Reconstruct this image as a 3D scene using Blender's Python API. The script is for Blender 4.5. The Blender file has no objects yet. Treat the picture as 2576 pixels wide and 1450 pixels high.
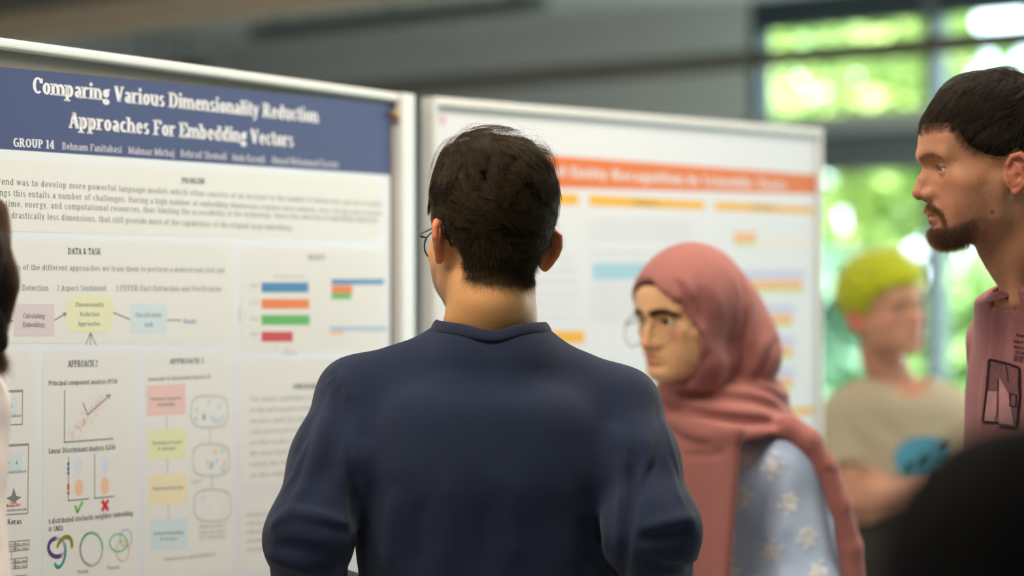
import bpy, math, random
import numpy as np
from mathutils import Vector, Matrix

# ------------------------------------------------------------------ camera, world, sun, exposure
scene = bpy.context.scene
COL = scene.collection
W, H, FPX, CZ = 2576, 1450, 85.0 / 36.0 * 2576, 1.56
camd = bpy.data.cameras.new('camera'); cam = bpy.data.objects.new('camera', camd); COL.objects.link(cam)
cam.location = (0, 0, CZ); cam.rotation_euler = (math.pi / 2, 0, 0)
camd.lens = 85; camd.sensor_width = 36; camd.sensor_fit = 'HORIZONTAL'; camd.clip_start = 0.05; camd.clip_end = 300
camd.dof.use_dof = True; camd.dof.focus_distance = 3.23; camd.dof.aperture_fstop = 2.0
scene.camera = cam
scene.view_settings.view_transform = 'Standard'; scene.view_settings.look = 'None'
scene.view_settings.gamma = 1.0; scene.view_settings.use_curve_mapping = False
scene.view_settings.exposure = -0.12
try:
    scene.cycles.use_denoising = True; scene.cycles.max_bounces = 8; scene.cycles.diffuse_bounces = 4
    scene.cycles.transparent_max_bounces = 16; scene.cycles.sample_clamp_indirect = 6; scene.cycles.caustics_reflective = False
    scene.cycles.caustics_refractive = False
except Exception:
    pass
world = bpy.data.worlds.new('sky'); scene.world = world; world.use_nodes = True
_wn = world.node_tree.nodes; _bg = _wn['Background']
_bg.inputs['Color'].default_value = (0.80, 0.92, 1.0, 1); _bg.inputs['Strength'].default_value = 9.0
RU = np.array([math.sin(math.radians(43)), math.cos(math.radians(43))])      # towards the window wall
RV = np.array([-math.cos(math.radians(43)), math.sin(math.radians(43))])     # along the window wall, away
def UV(u, v, z=0.0):
    p = u * RU + v * RV
    return (float(p[0]), float(p[1]), z)
_sd = bpy.data.lights.new('sun_offscreen', 'SUN'); _sd.energy = 22.0; _sd.angle = 0.02; _sd.color = (1.0, 0.95, 0.82)
_so = bpy.data.objects.new('sun_offscreen', _sd); COL.objects.link(_so)
_dir = Vector((*(RU * 0.62 + RV * -0.25), -0.75)); _so.rotation_euler = _dir.to_track_quat('-Z', 'Y').to_euler()
LAMP = (1.0, 0.89, 0.75)
CEIL_Z = 3.2
# the room's ceiling luminaires, all above the picture, alike in size and colour: (x, y, watts)
LUMINAIRES = [(-0.35, 2.75, 42), (-1.9, 1.9, 42), (0.75, 4.0, 42), (-2.6, 6.2, 42), (2.3, 6.2, 42), (-0.3, 8.6, 42), (-1.0, 10.2, 42), (2.3, 10.8, 42)]

# ------------------------------------------------------------------ helpers
def PX(px, py, D):
    return np.array([(px - W / 2) / FPX * D, D, CZ + (H / 2 - py) / FPX * D])
def link(o, parent=None, mat=None):
    COL.objects.link(o)
    if parent is not None: o.parent = parent
    if mat is not None: o.data.materials.append(mat)
    return o
def tag(o, label=None, cat=None, group=None, kind=None):
    if label: o['label'] = label
    if cat: o['category'] = cat
    if group: o['group'] = group
    if kind: o['kind'] = kind
    return o
def empty(name, loc=(0, 0, 0)):
    o = bpy.data.objects.new(name, None); COL.objects.link(o); o.location = loc; o.empty_display_size = 0.1
    return o
def setparent(o, p):
    o.parent = p; o.matrix_parent_inverse = Matrix.Translation(-Vector(p.location))
def mesh(name, V, F, mat=None, parent=None, smooth=False):
    me = bpy.data.meshes.new(name); me.from_pydata([tuple(map(float, v)) for v in V], [], F); me.update()
    if smooth: me.polygons.foreach_set('use_smooth', [True] * len(me.polygons))
    o = bpy.data.objects.new(name, me); COL.objects.link(o)
    if mat is not None: me.materials.append(mat)
    if parent is not None: setparent(o, parent)
    return o
def npmesh(name, V, Q, mat=None, parent=None, col=None, smooth=True):
    """big mesh from numpy arrays; Q is (n,k) faces"""
    me = bpy.data.meshes.new(name); n, k = Q.shape
    me.vertices.add(len(V)); me.vertices.foreach_set('co', np.asarray(V, np.float32).ravel())
    me.loops.add(n * k); me.loops.foreach_set('vertex_index', np.asarray(Q, np.int32).ravel())
    me.polygons.add(n); me.polygons.foreach_set('loop_start', np.arange(0, n * k, k, dtype=np.int32))
    me.update(calc_edges=True); me.validate()
    if smooth: me.polygons.foreach_set('use_smooth', np.ones(len(me.polygons), bool))
    if col is not None:
        a = me.color_attributes.new('Col', 'FLOAT_COLOR', 'POINT')
        c4 = np.ones((len(V), 4), np.float32); c4[:, :3] = col; a.data.foreach_set('color', c4.ravel())
    o = bpy.data.objects.new(name, me); COL.objects.link(o)
    if mat is not None: me.materials.append(mat)
    if parent is not None: setparent(o, parent)
    return o
def srgb(r, g, b):
    f = lambda c: (c / 255 / 12.92) if c <= 10 else ((c / 255 + 0.055) / 1.055) ** 2.4
    return (f(r), f(g), f(b))
_mats = {}
def mat(name, rgb=(0.8, 0.8, 0.8), rough=0.6, spec=0.4, metal=0.0, nscale=40.0, namt=0.06, bump=0.0, bscale=None, sheen=0.0, sss=0.0,
        attr=False, coat=0.0, emit=0.0):
    """principled material whose colour is varied by a noise texture (and optionally multiplied by the Col attribute)"""
    if name in _mats: return _mats[name]
    m = bpy.data.materials.new(name); m.use_nodes = True; nt = m.node_tree; N = nt.nodes; L = nt.links
    b = N['Principled BSDF']; tc = N.new('ShaderNodeTexCoord'); nz = N.new('ShaderNodeTexNoise')
    nz.inputs['Scale'].default_value = nscale; nz.inputs['Detail'].default_value = 4
    L.new(tc.outputs['Object'], nz.inputs['Vector'])
    mr = N.new('ShaderNodeMapRange'); mr.inputs['To Min'].default_value = 1 - namt; mr.inputs['To Max'].default_value = 1 + namt
    L.new(nz.outputs['Fac'], mr.inputs['Value'])
    vm = N.new('ShaderNodeVectorMath'); vm.operation = 'SCALE'
    if attr:
        at = N.new('ShaderNodeVertexColor'); at.layer_name = 'Col'; L.new(at.outputs['Color'], vm.inputs[0])
    else:
        vm.inputs[0].default_value = rgb
    L.new(mr.outputs['Result'], vm.inputs['Scale']); L.new(vm.outputs['Vector'], b.inputs['Base Color'])
    b.inputs['Roughness'].default_value = rough; b.inputs['Specular IOR Level'].default_value = spec; b.inputs['Metallic'].default_value = metal
    if sheen: b.inputs['Sheen Weight'].default_value = sheen; b.inputs['Sheen Roughness'].default_value = 0.5
    if coat: b.inputs['Coat Weight'].default_value = coat
    if sss:
        b.inputs['Subsurface Weight'].default_value = sss; b.inputs['Subsurface Radius'].default_value = (0.012, 0.004, 0.002)
        b.inputs['Subsurface Scale'].default_value = 1.0
    if emit:
        b.inputs['Emission Color'].default_value = (*rgb, 1); b.inputs['Emission Strength'].default_value = emit
    if bump:
        n2 = N.new('ShaderNodeTexNoise'); n2.inputs['Scale'].default_value = bscale or nscale; n2.inputs['Detail'].default_value = 5
        L.new(tc.outputs['Object'], n2.inputs['Vector'])
        bp = N.new('ShaderNodeBump'); bp.inputs['Strength'].default_value = 1.0; bp.inputs['Distance'].default_value = bump
        L.new(n2.outputs['Fac'], bp.inputs['Height']); L.new(bp.outputs['Normal'], b.inputs['Normal'])
    _mats[name] = m
    return m
def glass(name, tint=(0.95, 0.98, 1.0), gloss=0.06):
    if name in _mats: return _mats[name]
    m = bpy.data.materials.new(name); m.use_nodes = True; N = m.node_tree.nodes; L = m.node_tree.links
    for n in list(N): N.remove(n)
    out = N.new('ShaderNodeOutputMaterial'); mx = N.new('ShaderNodeMixShader'); tr = N.new('ShaderNodeBsdfTransparent'); gl = N.new('ShaderNodeBsdfGlossy')
    tr.inputs['Color'].default_value = (*tint, 1); gl.inputs['Roughness'].default_value = 0.02
    fr = N.new('ShaderNodeFresnel'); fr.inputs['IOR'].default_value = 1.3
    mr = N.new('ShaderNodeMapRange'); mr.inputs['To Min'].default_value = 0.0; mr.inputs['To Max'].default_value = gloss
    L.new(fr.outputs['Fac'], mr.inputs['Value']); L.new(mr.outputs['Result'], mx.inputs['Fac'])
    L.new(tr.outputs[0], mx.inputs[1]); L.new(gl.outputs[0], mx.inputs[2]); L.new(mx.outputs[0], out.inputs['Surface'])
    _mats[name] = m
    return m
def boxmesh(name, c, ax, half, m, parent=None, bev=0.0):
    """box at centre c with axis vectors ax (3x3 rows) and half sizes, edges chamfered by bev"""
    c = np.array(c, float); ax = np.array(ax, float); hx, hy, hz = half
    if bev <= 0:
        V = [c + ax[0] * sx * hx + ax[1] * sy * hy + ax[2] * sz * hz for sx in (-1, 1) for sy in (-1, 1) for sz in (-1, 1)]
        F = [(0, 1, 3, 2), (4, 6, 7, 5), (0, 4, 5, 1), (2, 3, 7, 6), (0, 2, 6, 4), (1, 5, 7, 3)]
        return mesh(name, V, F, m, parent)
    # rounded section in the axes 1,2, extruded along axis 0
    pts = []
    n = 5
    for (sy, sz, a0) in ((1, 1, 0), (-1, 1, 90), (-1, -1, 180), (1, -1, 270)):
        for k in range(n):
            a = math.radians(a0 + 90 * k / (n - 1))
            pts.append((sy * (hy - bev) + bev * math.cos(a), sz * (hz - bev) + bev * math.sin(a)))
    V = [c + ax[0] * s * hx + ax[1] * y + ax[2] * z for s in (-1, 1) for y, z in pts]
    k = len(pts); F = [(i, (i + 1) % k, k + (i + 1) % k, k + i) for i in range(k)] + [tuple(range(k - 1, -1, -1)), tuple(range(k, 2 * k))]
    return mesh(name, V, F, m, parent)
def tube(path, rad, n=8, closed=False, caps=True):
    """verts, quads of a tube along path (k,3); rad scalar or (k,)"""
    path = np.asarray(path, float); k = len(path); rad = np.broadcast_to(np.asarray(rad, float), (k,))
    t = np.roll(path, -1, 0) - np.roll(path, 1, 0) if closed else np.gradient(path, axis=0)
    t /= np.linalg.norm(t, axis=1, keepdims=True) + 1e-12
    nrm = np.cross(t[0], [0.3, 0.5, 0.81]); nrm /= np.linalg.norm(nrm); V = []
    for i in range(k):
        nrm = nrm - t[i] * (nrm @ t[i]); nrm /= np.linalg.norm(nrm); bn = np.cross(t[i], nrm)
        for j in range(n):
            a = 2 * math.pi * j / n; V.append(path[i] + rad[i] * (nrm * math.cos(a) + bn * math.sin(a)))
    F = []
    for i in range(k if closed else k - 1):
        i2 = (i + 1) % k
        for j in range(n): F.append((i * n + j, i * n + (j + 1) % n, i2 * n + (j + 1) % n, i2 * n + j))
    if not closed and caps: F += [tuple(range(n - 1, -1, -1)), tuple(range((k - 1) * n, k * n))]
    return V, F
Z3 = np.array([0, 0, 1.0]); U3 = np.array([RU[0], RU[1], 0]); V3 = np.array([RV[0], RV[1], 0])
RAX = (U3, V3, Z3)
def rbox(name, u0, u1, v0, v1, z0, z1, m, parent=None, bev=0.0):
    c = np.array(UV((u0 + u1) / 2, (v0 + v1) / 2, (z0 + z1) / 2))
    if bev: return boxmesh(name, c, (V3, U3, Z3), ((v1 - v0) / 2, (u1 - u0) / 2, (z1 - z0) / 2), m, parent, bev)
    return boxmesh(name, c, RAX, ((u1 - u0) / 2, (v1 - v0) / 2, (z1 - z0) / 2), m, parent)
# ------------------------------------------------------------------ the room
M_wall = mat('wall_paint', (0.78, 0.79, 0.80), 0.8, 0.2, nscale=6, namt=0.03, bump=0.0006, bscale=180)
M_ceil = mat('ceiling_paint', (0.78, 0.79, 0.80), 0.85, 0.2, nscale=3, namt=0.05)
M_floor = mat('floor_vinyl', (0.34, 0.33, 0.315), 0.45, 0.4, nscale=12, namt=0.15)
M_frame = mat('window_frame_paint', srgb(110, 117, 126), 0.5, 0.4, nscale=30, namt=0.04)
M_darkframe = mat('dark_frame_paint', srgb(62, 72, 82), 0.5, 0.4, nscale=30, namt=0.04)
M_soffit = mat('soffit_paint', (0.70, 0.70, 0.68), 0.8, 0.2, nscale=4, namt=0.03)
M_rail = mat('rail_paint', srgb(112, 104, 96), 0.5, 0.4, nscale=20, namt=0.05)
M_beam = mat('beam_paint', srgb(186, 168, 150), 0.6, 0.3, nscale=8, namt=0.05)
M_black = mat('black_metal', (0.05, 0.055, 0.05), 0.5, 0.3, nscale=20, namt=0.1)
M_blindbox = mat('blind_box_paint', (0.5, 0.52, 0.53), 0.6, 0.3, nscale=8, namt=0.03)
U0, U1, VA, VB = -4.0, 11.0, -6.0, 13.0
def S(o): return tag(o, kind='structure')
S(rbox('floor', U0 - .2, U1 + .2, VA - .2, VB + .2, -0.1, 0, M_floor))
S(rbox('ceiling', U0 - .2, U1 + .2, VA - .2, VB + .2, CEIL_Z, CEIL_Z + .2, M_ceil))
S(rbox('wall_rear', U0 - .2, U0, VA, VB, 0, CEIL_Z, M_wall))
S(rbox('wall_right', U0, U1, VA - .2, VA, 0, CEIL_Z, M_wall))
S(rbox('wall_left', U0, U1, VB, VB + .2, 0, CEIL_Z, M_wall))
VW = 8.42          # the white wall ends here and the glazing starts
S(rbox('wall_back', U1, U1 + .2, VW, VB, 0, CEIL_Z, M_wall))
# glazing: mullions every 1.18 m, transom, lower and upper panes
n_bay = 0; v = VW
MG = glass('window_glass', (0.93, 0.98, 1.0)); step = 1.18
while v > VA + 0.2:
    v2 = max(v - step, VA); n_bay += 1
    w = S(rbox('window_%d' % n_bay, U1 + .02, U1 + .14, v - .07, v + .005, 0, CEIL_Z, M_darkframe if n_bay == 1 else M_frame))
    o = rbox('pane', U1 + .075, U1 + .085, v2 + .005, v - .07, 0.08, 2.2, MG); setparent(o, w)
    o = rbox('pane', U1 + .075, U1 + .085, v2 + .005, v - .07, 2.5, 3.02, MG); setparent(o, w)
    o = rbox('transom', U1 + .0, U1 + .16, v2 + .005, v - .07, 2.2, 2.42, M_frame); setparent(o, w)
    o = rbox('blind_box', U1 - .06, U1 + .15, v2 + .005, v + .005, 2.42, 2.52, M_blindbox); setparent(o, w)
    o = rbox('head_frame', U1 + .02, U1 + .14, v2 + .005, v - .07, 3.02, CEIL_Z, M_darkframe); setparent(o, w)
    o = rbox('sill_frame', U1 + .02, U1 + .14, v2 + .005, v - .07, 0, 0.08, M_frame); setparent(o, w)
    v = v2
# skirting on the white wall
S(rbox('baseboard_back', U1 - .015, U1, VW, VB, 0, 0.1, M_frame))
# suspended rails and the dropped beam (pale ledges that run parallel to the window wall)
t1 = S(rbox('trim_1', 8.72, 8.80, 0.5, 12.9, 2.555, 2.635, M_rail, bev=0.008))
for vv in (1.5, 5.0, 12.7):
    V_, F_ = tube([UV(8.76, vv, 2.61), UV(8.76, vv, CEIL_Z)], 0.008, 8); o = mesh('suspension_rod', V_, F_, M_rail); setparent(o, t1)
t2 = S(rbox('trim_2', 5.72, 5.86, 1.0, 12.9, 2.555, 2.66, M_beam, bev=0.01))
for vv in (2.2, 4.6, 12.4):
    V_, F_ = tube([UV(5.8, vv, 2.65), UV(5.8, vv, CEIL_Z)], 0.012, 8); o = mesh('suspension_rod', V_, F_, M_beam); setparent(o, t2)
S(rbox('trim_3', 7.0, 7.5, 2.0, 12.9, 2.87, 3.17, mat('duct_paint', srgb(120, 114, 106), 0.6, 0.3, nscale=5, namt=0.06), bev=0.02))
# black lighting tracks under the ceiling
def track(name, u, v0, v1, z, label):
    r = empty(name, UV(u, (v0 + v1) / 2, z))
    o = rbox('track_profile', u - .05, u + .05, v0, v1, z, z + .07, M_black, r)
    for q in np.linspace(v0 + .2, v1 - .2, 3):
        V_, F_ = tube([UV(u, q, z + .07), UV(u, q, CEIL_Z)], 0.01, 6); mesh('suspension_rod', V_, F_, M_black, r)
    return tag(r, label, 'lighting track', 'black lighting tracks')
track('lighting_track', 9.45, 8.6, 10.9, 3.04, 'long black lighting track hung over the white wall section')
track('lighting_track', 9.9, 11.9, 12.7, 2.93, 'short black lighting track over the end of the board with the navy-headed poster')
# ceiling luminaires with their lamps
M_house = mat('luminaire_housing', (0.8, 0.8, 0.8), 0.4, 0.4, nscale=20, namt=0.02)
M_diff = mat('luminaire_diffuser', (1.0, 0.93, 0.82), 0.6, 0.2, nscale=10, namt=0.02)
LUM_AT = ['over the person in the navy top', 'over the long-haired person in pale pink', 'over the person in the headscarf', 'behind the board with the navy-headed poster', 'over the yellow-haired person',
          'between the display boards and the white wall', 'at the far end of the white wall', 'in front of the glazing']
for k, ((x, y, wt), where) in enumerate(zip(LUMINAIRES, LUM_AT)):
    sx = sy = 0.7; r = empty('ceiling_light', (x, y, CEIL_Z))
    boxmesh('housing', (x, y, CEIL_Z - .03), np.eye(3), (sx / 2 + .03, sy / 2 + .03, .03), M_house, r)
    boxmesh('diffuser', (x, y, CEIL_Z - .062), np.eye(3), (sx / 2, sy / 2, .004), M_diff, r)
    tag(r, 'square flat ceiling light panel ' + where, 'ceiling light', 'square ceiling lights')
    nm = 'ceiling_lamp_%d_offscreen' % (k + 1); ld = bpy.data.lights.new(nm, 'AREA'); ld.shape = 'RECTANGLE'; ld.size = sx; ld.size_y = sy; ld.energy = wt; ld.color = LAMP
    lo = bpy.data.objects.new(nm, ld); COL.objects.link(lo); lo.location = (x, y, CEIL_Z - .075); setparent(lo, r)

# ------------------------------------------------------------------ outside: lawn and trees
S(rbox('ground_outside', U1 + .2, U1 + 40, -30, 40, -0.25, -0.12, mat('lawn', (0.22, 0.32, 0.11), 0.9, 0.1, nscale=2, namt=0.25)))
M_leaf = [mat('leaves_pale', (0.36, 0.45, 0.14), 0.7, 0.2, nscale=3, namt=0.3), mat('leaves_mid', (0.24, 0.36, 0.13), 0.7, 0.2, nscale=3, namt=0.3),
          mat('leaves_blue', (0.18, 0.30, 0.20), 0.7, 0.2, nscale=3, namt=0.3)]
M_bark = mat('bark', (0.20, 0.15, 0.11), 0.9, 0.1, nscale=8, namt=0.3)
def tree(u, v, h, r, mi, seed, label):
    rng = np.random.default_rng(seed); root = empty('garden_tree', UV(u, v, -0.12)); b = np.array(UV(u, v, -0.12))
    V_, F_ = tube([b, b + [0.05, 0, h * .35], b + [-.03, .02, h * .7]], [r * .09, r * .07, r * .03], 8); mesh('trunk', V_, F_, M_bark, root)
    n = 1500; d = rng.normal(size=(n, 3)); d /= np.linalg.norm(d, axis=1, keepdims=True)
    lump = 0.75 + 0.25 * np.sin(3 * d[:, 0] + seed) * np.sin(4 * d[:, 1] + 1.3 * seed) + 0.12 * np.sin(7 * d[:, 2] + seed)
    p = b + np.array([0, 0, h * .62]) + d * (rng.uniform(0.55, 1, n) ** .5 * lump)[:, None] * np.array([r, r, h * .40])
    s = rng.uniform(.10, .20, n); a = rng.normal(size=(n, 3)); a /= np.linalg.norm(a, axis=1, keepdims=True)
    c = np.cross(a, rng.normal(size=(n, 3))); c /= np.linalg.norm(c, axis=1, keepdims=True)
    V = np.stack([p - a * s[:, None], p + c * s[:, None] * .5, p + a * s[:, None], p - c * s[:, None] * .5], 1).reshape(-1, 3)
    npmesh('crown', V, np.arange(4 * n).reshape(n, 4), M_leaf[mi], root, smooth=False)
    tag(root, label, 'tree', 'trees outside the glazing')
for i, (u, v, h, r, mi, lb) in enumerate([
        (17.0, 11.9, 5.0, 1.5, 0, 'bright yellow green tree beside the dark edge of the glazing'),
        (16.8, 8.9, 4.7, 1.2, 0, 'yellow green tree behind the head of the bearded man'),
        (15.0, 10.9, 2.2, .8, 2, 'low blue green shrub outside behind the yellow hair'),
        (14.2, 8.9, 2.0, .8, 1, 'low green shrub outside behind the bearded man'),
        (19.5, 13.4, 5.6, 1.8, 1, 'tall mid green tree standing furthest from the glazing'),
        (19.0, 8.2, 5.2, 1.6, 1, 'mid green tree that stands past the last glazing bay in view')]):
    tree(u, v, h, r, mi, i + 3, lb)
# ------------------------------------------------------------------ lettering: a small serif alphabet drawn from bars, stems and rings
def _G():
    g = {}
    v, h, d, a, q = 'v', 'h', 'd', 'a', 'q'
    g['a'] = (58, [(a, 27, 50, 24, 22, 0, 160), (v, 43, 0, 52, ''), (a, 27, 21, 23, 22, 60, 360), (h, 43, 58, 4)])
    g['b'] = (66, [(v, 14, 0, 100, 'l'), (a, 34, 36, 27, 37, 0, 360)])
    g['c'] = (58, [(a, 33, 36, 29, 37, 45, 320)])
    g['d'] = (66, [(a, 31, 36, 27, 37, 0, 360), (v, 50, 0, 100, 'l'), (h, 50, 64, 4)])
    g['e'] = (60, [(a, 32, 36, 28, 37, 0, 325), (h, 8, 56, 38)])
    g['f'] = (42, [(v, 18, 0, 82, 'b'), (a, 34, 80, 25, 21, 50, 180), (h, 3, 40, 68)])
    g['g'] = (60, [(a, 28, 46, 24, 27, 0, 360), (a, 28, -8, 27, 19, 0, 360), (h, 40, 58, 69)])
    g['h'] = (68, [(v, 14, 0, 100, 'lb'), (a, 34, 44, 28, 29, 0, 150), (v, 53, 0, 46, 'b')])
    g['i'] = (34, [(v, 17, 0, 72, 'lb'), (q, 16, 93, 11)])
    g['j'] = (32, [(v, 19, -8, 72, 'l'), (a, 6, -10, 22, 18, 200, 360), (q, 18, 93, 11)])
    g['k'] = (64, [(v, 14, 0, 100, 'lb'), (d, 20, 30, 50, 70, 9), (d, 30, 42, 56, 2, 17), (h, 46, 64, 4), (h, 40, 60, 68)])
    g['l'] = (34, [(v, 17, 0, 100, 'lb')])
    g['m'] = (104, [(v, 14, 0, 72, 'lb'), (a, 33, 44, 27, 29, 0, 150), (v, 52, 0, 46, 'b'), (a, 71, 44, 27, 29, 0, 150), (v, 90, 0, 46, 'b')])
    g['n'] = (68, [(v, 14, 0, 72, 'lb'), (a, 34, 44, 28, 29, 0, 150), (v, 53, 0, 46, 'b')])
    g['o'] = (64, [(a, 32, 36, 29, 37, 0, 360)])
    g['p'] = (66, [(v, 14, -28, 72, 'lb'), (a, 34, 36, 27, 37, 0, 360)])
    g['q'] = (66, [(v, 50, -28, 72, 'b'), (a, 31, 36, 27, 37, 0, 360)])
    g['r'] = (52, [(v, 15, 0, 72, 'lb'), (a, 36, 46, 26, 27, 40, 150)])
    g['s'] = (52, [(a, 27, 53, 22, 20, 30, 265), (a, 27, 19, 23, 20, 210, 445)])
    g['t'] = (42, [(v, 18, 14, 92, ''), (h, 2, 40, 68), (a, 33, 18, 24, 19, 180, 330)])
    g['u'] = (68, [(v, 14, 24, 72, 'l'), (a, 33, 27, 28, 28, 180, 340), (v, 53, 0, 72, 'l'), (h, 53, 68, 4)])
    g['v'] = (60, [(d, 10, 72, 30, 2, 17), (d, 30, 2, 50, 72, 9), (h, 0, 22, 69), (h, 40, 60, 69)])
    g['w'] = (88, [(d, 10, 72, 27, 2, 16), (d, 27, 2, 44, 70, 9), (d, 44, 72, 61, 2, 16), (d, 61, 2, 78, 72, 9), (h, 0, 22, 69), (h, 68, 88, 69)])
    g['x'] = (60, [(d, 8, 70, 50, 2, 17), (d, 50, 70, 8, 2, 9), (h, 0, 20, 69), (h, 40, 60, 69), (h, 0, 20, 4), (h, 40, 60, 4)])
    g['y'] = (60, [(d, 10, 72, 32, 2, 17), (d, 20, -26, 50, 72, 9), (h, 0, 22, 69), (h, 40, 60, 69), (q, 14, -22, 9)])
    g['z'] = (54, [(h, 4, 50, 68), (h, 4, 50, 4), (d, 42, 68, 10, 4, 16)])
    g['A'] = (78, [(d, 38, 98, 12, 4, 10), (d, 38, 98, 64, 4, 19), (h, 20, 56, 34), (h, 0, 26, 4), (h, 50, 78, 4)])
    g['B'] = (74, [(v, 18, 0, 100, 'tb'), (a, 36, 75, 30, 26, -90, 90), (a, 38, 26, 32, 27, -90, 90), (h, 18, 38, 96), (h, 18, 38, 50), (h, 18, 38, 4)])
    g['C'] = (72, [(a, 42, 50, 38, 51, 50, 310), (v, 66, 66, 94, '')])
    g['D'] = (82, [(v, 18, 0, 100, 'tb'), (a, 36, 50, 42, 51, -90, 90), (h, 18, 38, 96), (h, 18, 38, 4)])
    g['E'] = (70, [(v, 18, 0, 100, 'tb'), (h, 18, 62, 96), (h, 18, 48, 52), (h, 18, 62, 4), (v, 60, 74, 98, ''), (v, 60, 2, 28, '')])
    g['F'] = (66, [(v, 18, 0, 100, 'tb'), (h, 18, 60, 96), (h, 18, 48, 50), (v, 58, 74, 98, '')])
    g['G'] = (80, [(a, 42, 50, 38, 51, 50, 330), (v, 66, 4, 46, ''), (h, 48, 80, 45)])
    g['H'] = (86, [(v, 18, 0, 100, 'tb'), (v, 68, 0, 100, 'tb'), (h, 18, 68, 52)])
    g['I'] = (40, [(v, 20, 0, 100, 'tb')])
    g['K'] = (80, [(v, 18, 0, 100, 'tb'), (d, 24, 42, 64, 98, 10), (d, 36, 58, 66, 4, 18), (h, 54, 80, 4), (h, 52, 76, 96)])
    g['L'] = (66, [(v, 18, 0, 100, 'tb'), (h, 18, 60, 4), (v, 58, 2, 28, '')])
    g['M'] = (100, [(v, 16, 0, 100, 'tb'), (v, 84, 0, 100, 'tb'), (d, 18, 98, 50, 10, 18), (d, 50, 10, 82, 98, 10)])
    g['N'] = (84, [(v, 16, 0, 100, 'tb'), (v, 68, 0, 100, 't'), (d, 18, 98, 66, 4, 18)])
    g['O'] = (84, [(a, 42, 50, 39, 51, 0, 360)])
    g['P'] = (72, [(v, 18, 0, 100, 'tb'), (a, 36, 72, 32, 29, -90, 90), (h, 18, 38, 96), (h, 18, 38, 47)])
    g['R'] = (80, [(v, 18, 0, 100, 'tb'), (a, 36, 74, 32, 27, -90, 90), (h, 18, 38, 96), (h, 18, 40, 50), (d, 40, 50, 66, 4, 18), (h, 58, 80, 4)])
    g['S'] = (62, [(a, 31, 74, 26, 27, 30, 265), (a, 31, 26, 27, 27, 210, 445)])
    g['T'] = (72, [(v, 36, 0, 100, 'b'), (h, 4, 68, 96), (v, 8, 76, 98, ''), (v, 64, 76, 98, '')])
    g['U'] = (82, [(v, 18, 30, 100, 't'), (a, 41, 34, 31, 35, 180, 360), (v, 64, 30, 100, 't')])
    g['V'] = (78, [(d, 14, 98, 40, 2, 19), (d, 40, 2, 64, 98, 10), (h, 0, 30, 96), (h, 52, 78, 96)])
    g['W'] = (104, [(d, 14, 98, 32, 2, 18), (d, 32, 2, 50, 98, 10), (d, 50, 98, 70, 2, 18), (d, 70, 2, 90, 98, 10), (h, 0, 28, 96), (h, 80, 104, 96)])
    g['X'] = g['x']; g['Y'] = g['y']; g['Z'] = g['z']; g['J'] = g['j']; g['Q'] = g['O']
    g['0'] = (62, [(a, 31, 50, 27, 51, 0, 360)]); g['1'] = (50, [(v, 26, 0, 100, 'b'), (d, 24, 96, 8, 84, 12)])
    g['2'] = (58, [(a, 29, 74, 25, 27, 0, 170), (d, 50, 68, 8, 6, 12), (h, 6, 54, 5)]); g['3'] = (58, [(a, 28, 74, 24, 27, -80, 160), (a, 28, 27, 26, 28, 200, 440)])
    g['4'] = (64, [(v, 44, 0, 100, 'b'), (d, 42, 96, 6, 34, 10), (h, 4, 62, 30)])
    g['.'] = (26, [(q, 12, 6, 10)]); g[','] = (26, [(q, 12, 6, 10), (d, 14, 4, 8, -16, 8)]); g['-'] = (40, [(h, 6, 34, 36)])
    g[':'] = (26, [(q, 12, 6, 10), (q, 12, 60, 10)])
    g['('] = (34, [(a, 34, 44, 26, 62, 120, 240)]); g[')'] = (34, [(a, 0, 44, 26, 62, -60, 60)])
    g['&'] = (78, [(a, 32, 76, 20, 24, 0, 360), (a, 30, 26, 26, 27, 60, 350), (d, 22, 62, 66, 2, 14), (d, 70, 44, 54, 20, 10)])
    g[' '] = (30, [])
    return g
GLYPH = _G()
def lettering(text, wt=1.0, track=4):
    """flat 2-D verts and faces for a line of text; caps are 100 high; returns V, F, advance"""
    V, F = [], []; x0 = 0.0; w, t, sh = 17 * wt, 9 * wt, 7 * wt
    def quad(*p):
        n = len(V); V.extend(p); F.append((n, n + 1, n + 2, n + 3))
    for ch in text:
        adv, pr = GLYPH.get(ch, GLYPH['o'])
        for p in pr:
            k = p[0]
            if k == 'v':
                _, x, y0, y1, s = p; x += x0
                quad((x - w / 2, y0), (x + w / 2, y0), (x + w / 2, y1), (x - w / 2, y1))
                if 'b' in s: quad((x - w, y0), (x + w, y0), (x + w, y0 + sh), (x - w, y0 + sh))
                if 't' in s: quad((x - w, y1 - sh), (x + w, y1 - sh), (x + w, y1), (x - w, y1))
                if 'l' in s: quad((x - w, y1 - sh), (x, y1 - sh), (x, y1), (x - w, y1))
            elif k == 'h':
                _, a, b, y = p; quad((x0 + a, y - t / 2), (x0 + b, y - t / 2), (x0 + b, y + t / 2), (x0 + a, y + t / 2))
            elif k == 'd':
                _, a, b, c, d, ww = p; ww *= wt; dx = ww / 2 * 1.08
                quad((x0 + a - dx, b), (x0 + c - dx, d), (x0 + c + dx, d), (x0 + a + dx, b))
            elif k == 'q':
                _, x, y, r = p; r *= wt; quad((x0 + x - r, y), (x0 + x, y - r), (x0 + x + r, y), (x0 + x, y + r))
            elif k == 'a':
                _, cx, cy, rx, ry, a0, a1 = p; n = max(4, int(abs(a1 - a0) / 24)); pr_ = None
                for i in range(n + 1):
                    A = math.radians(a0 + (a1 - a0) * i / n); c, s = math.cos(A), math.sin(A)
                    q = ((x0 + cx + rx * c, cy + ry * s), (x0 + cx + max(rx - w, 1) * c, cy + max(ry - t, 1) * s))
                    if pr_: quad(pr_[0], q[0], q[1], pr_[1])
                    pr_ = q
        x0 += adv + track
    return V, F, x0

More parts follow.
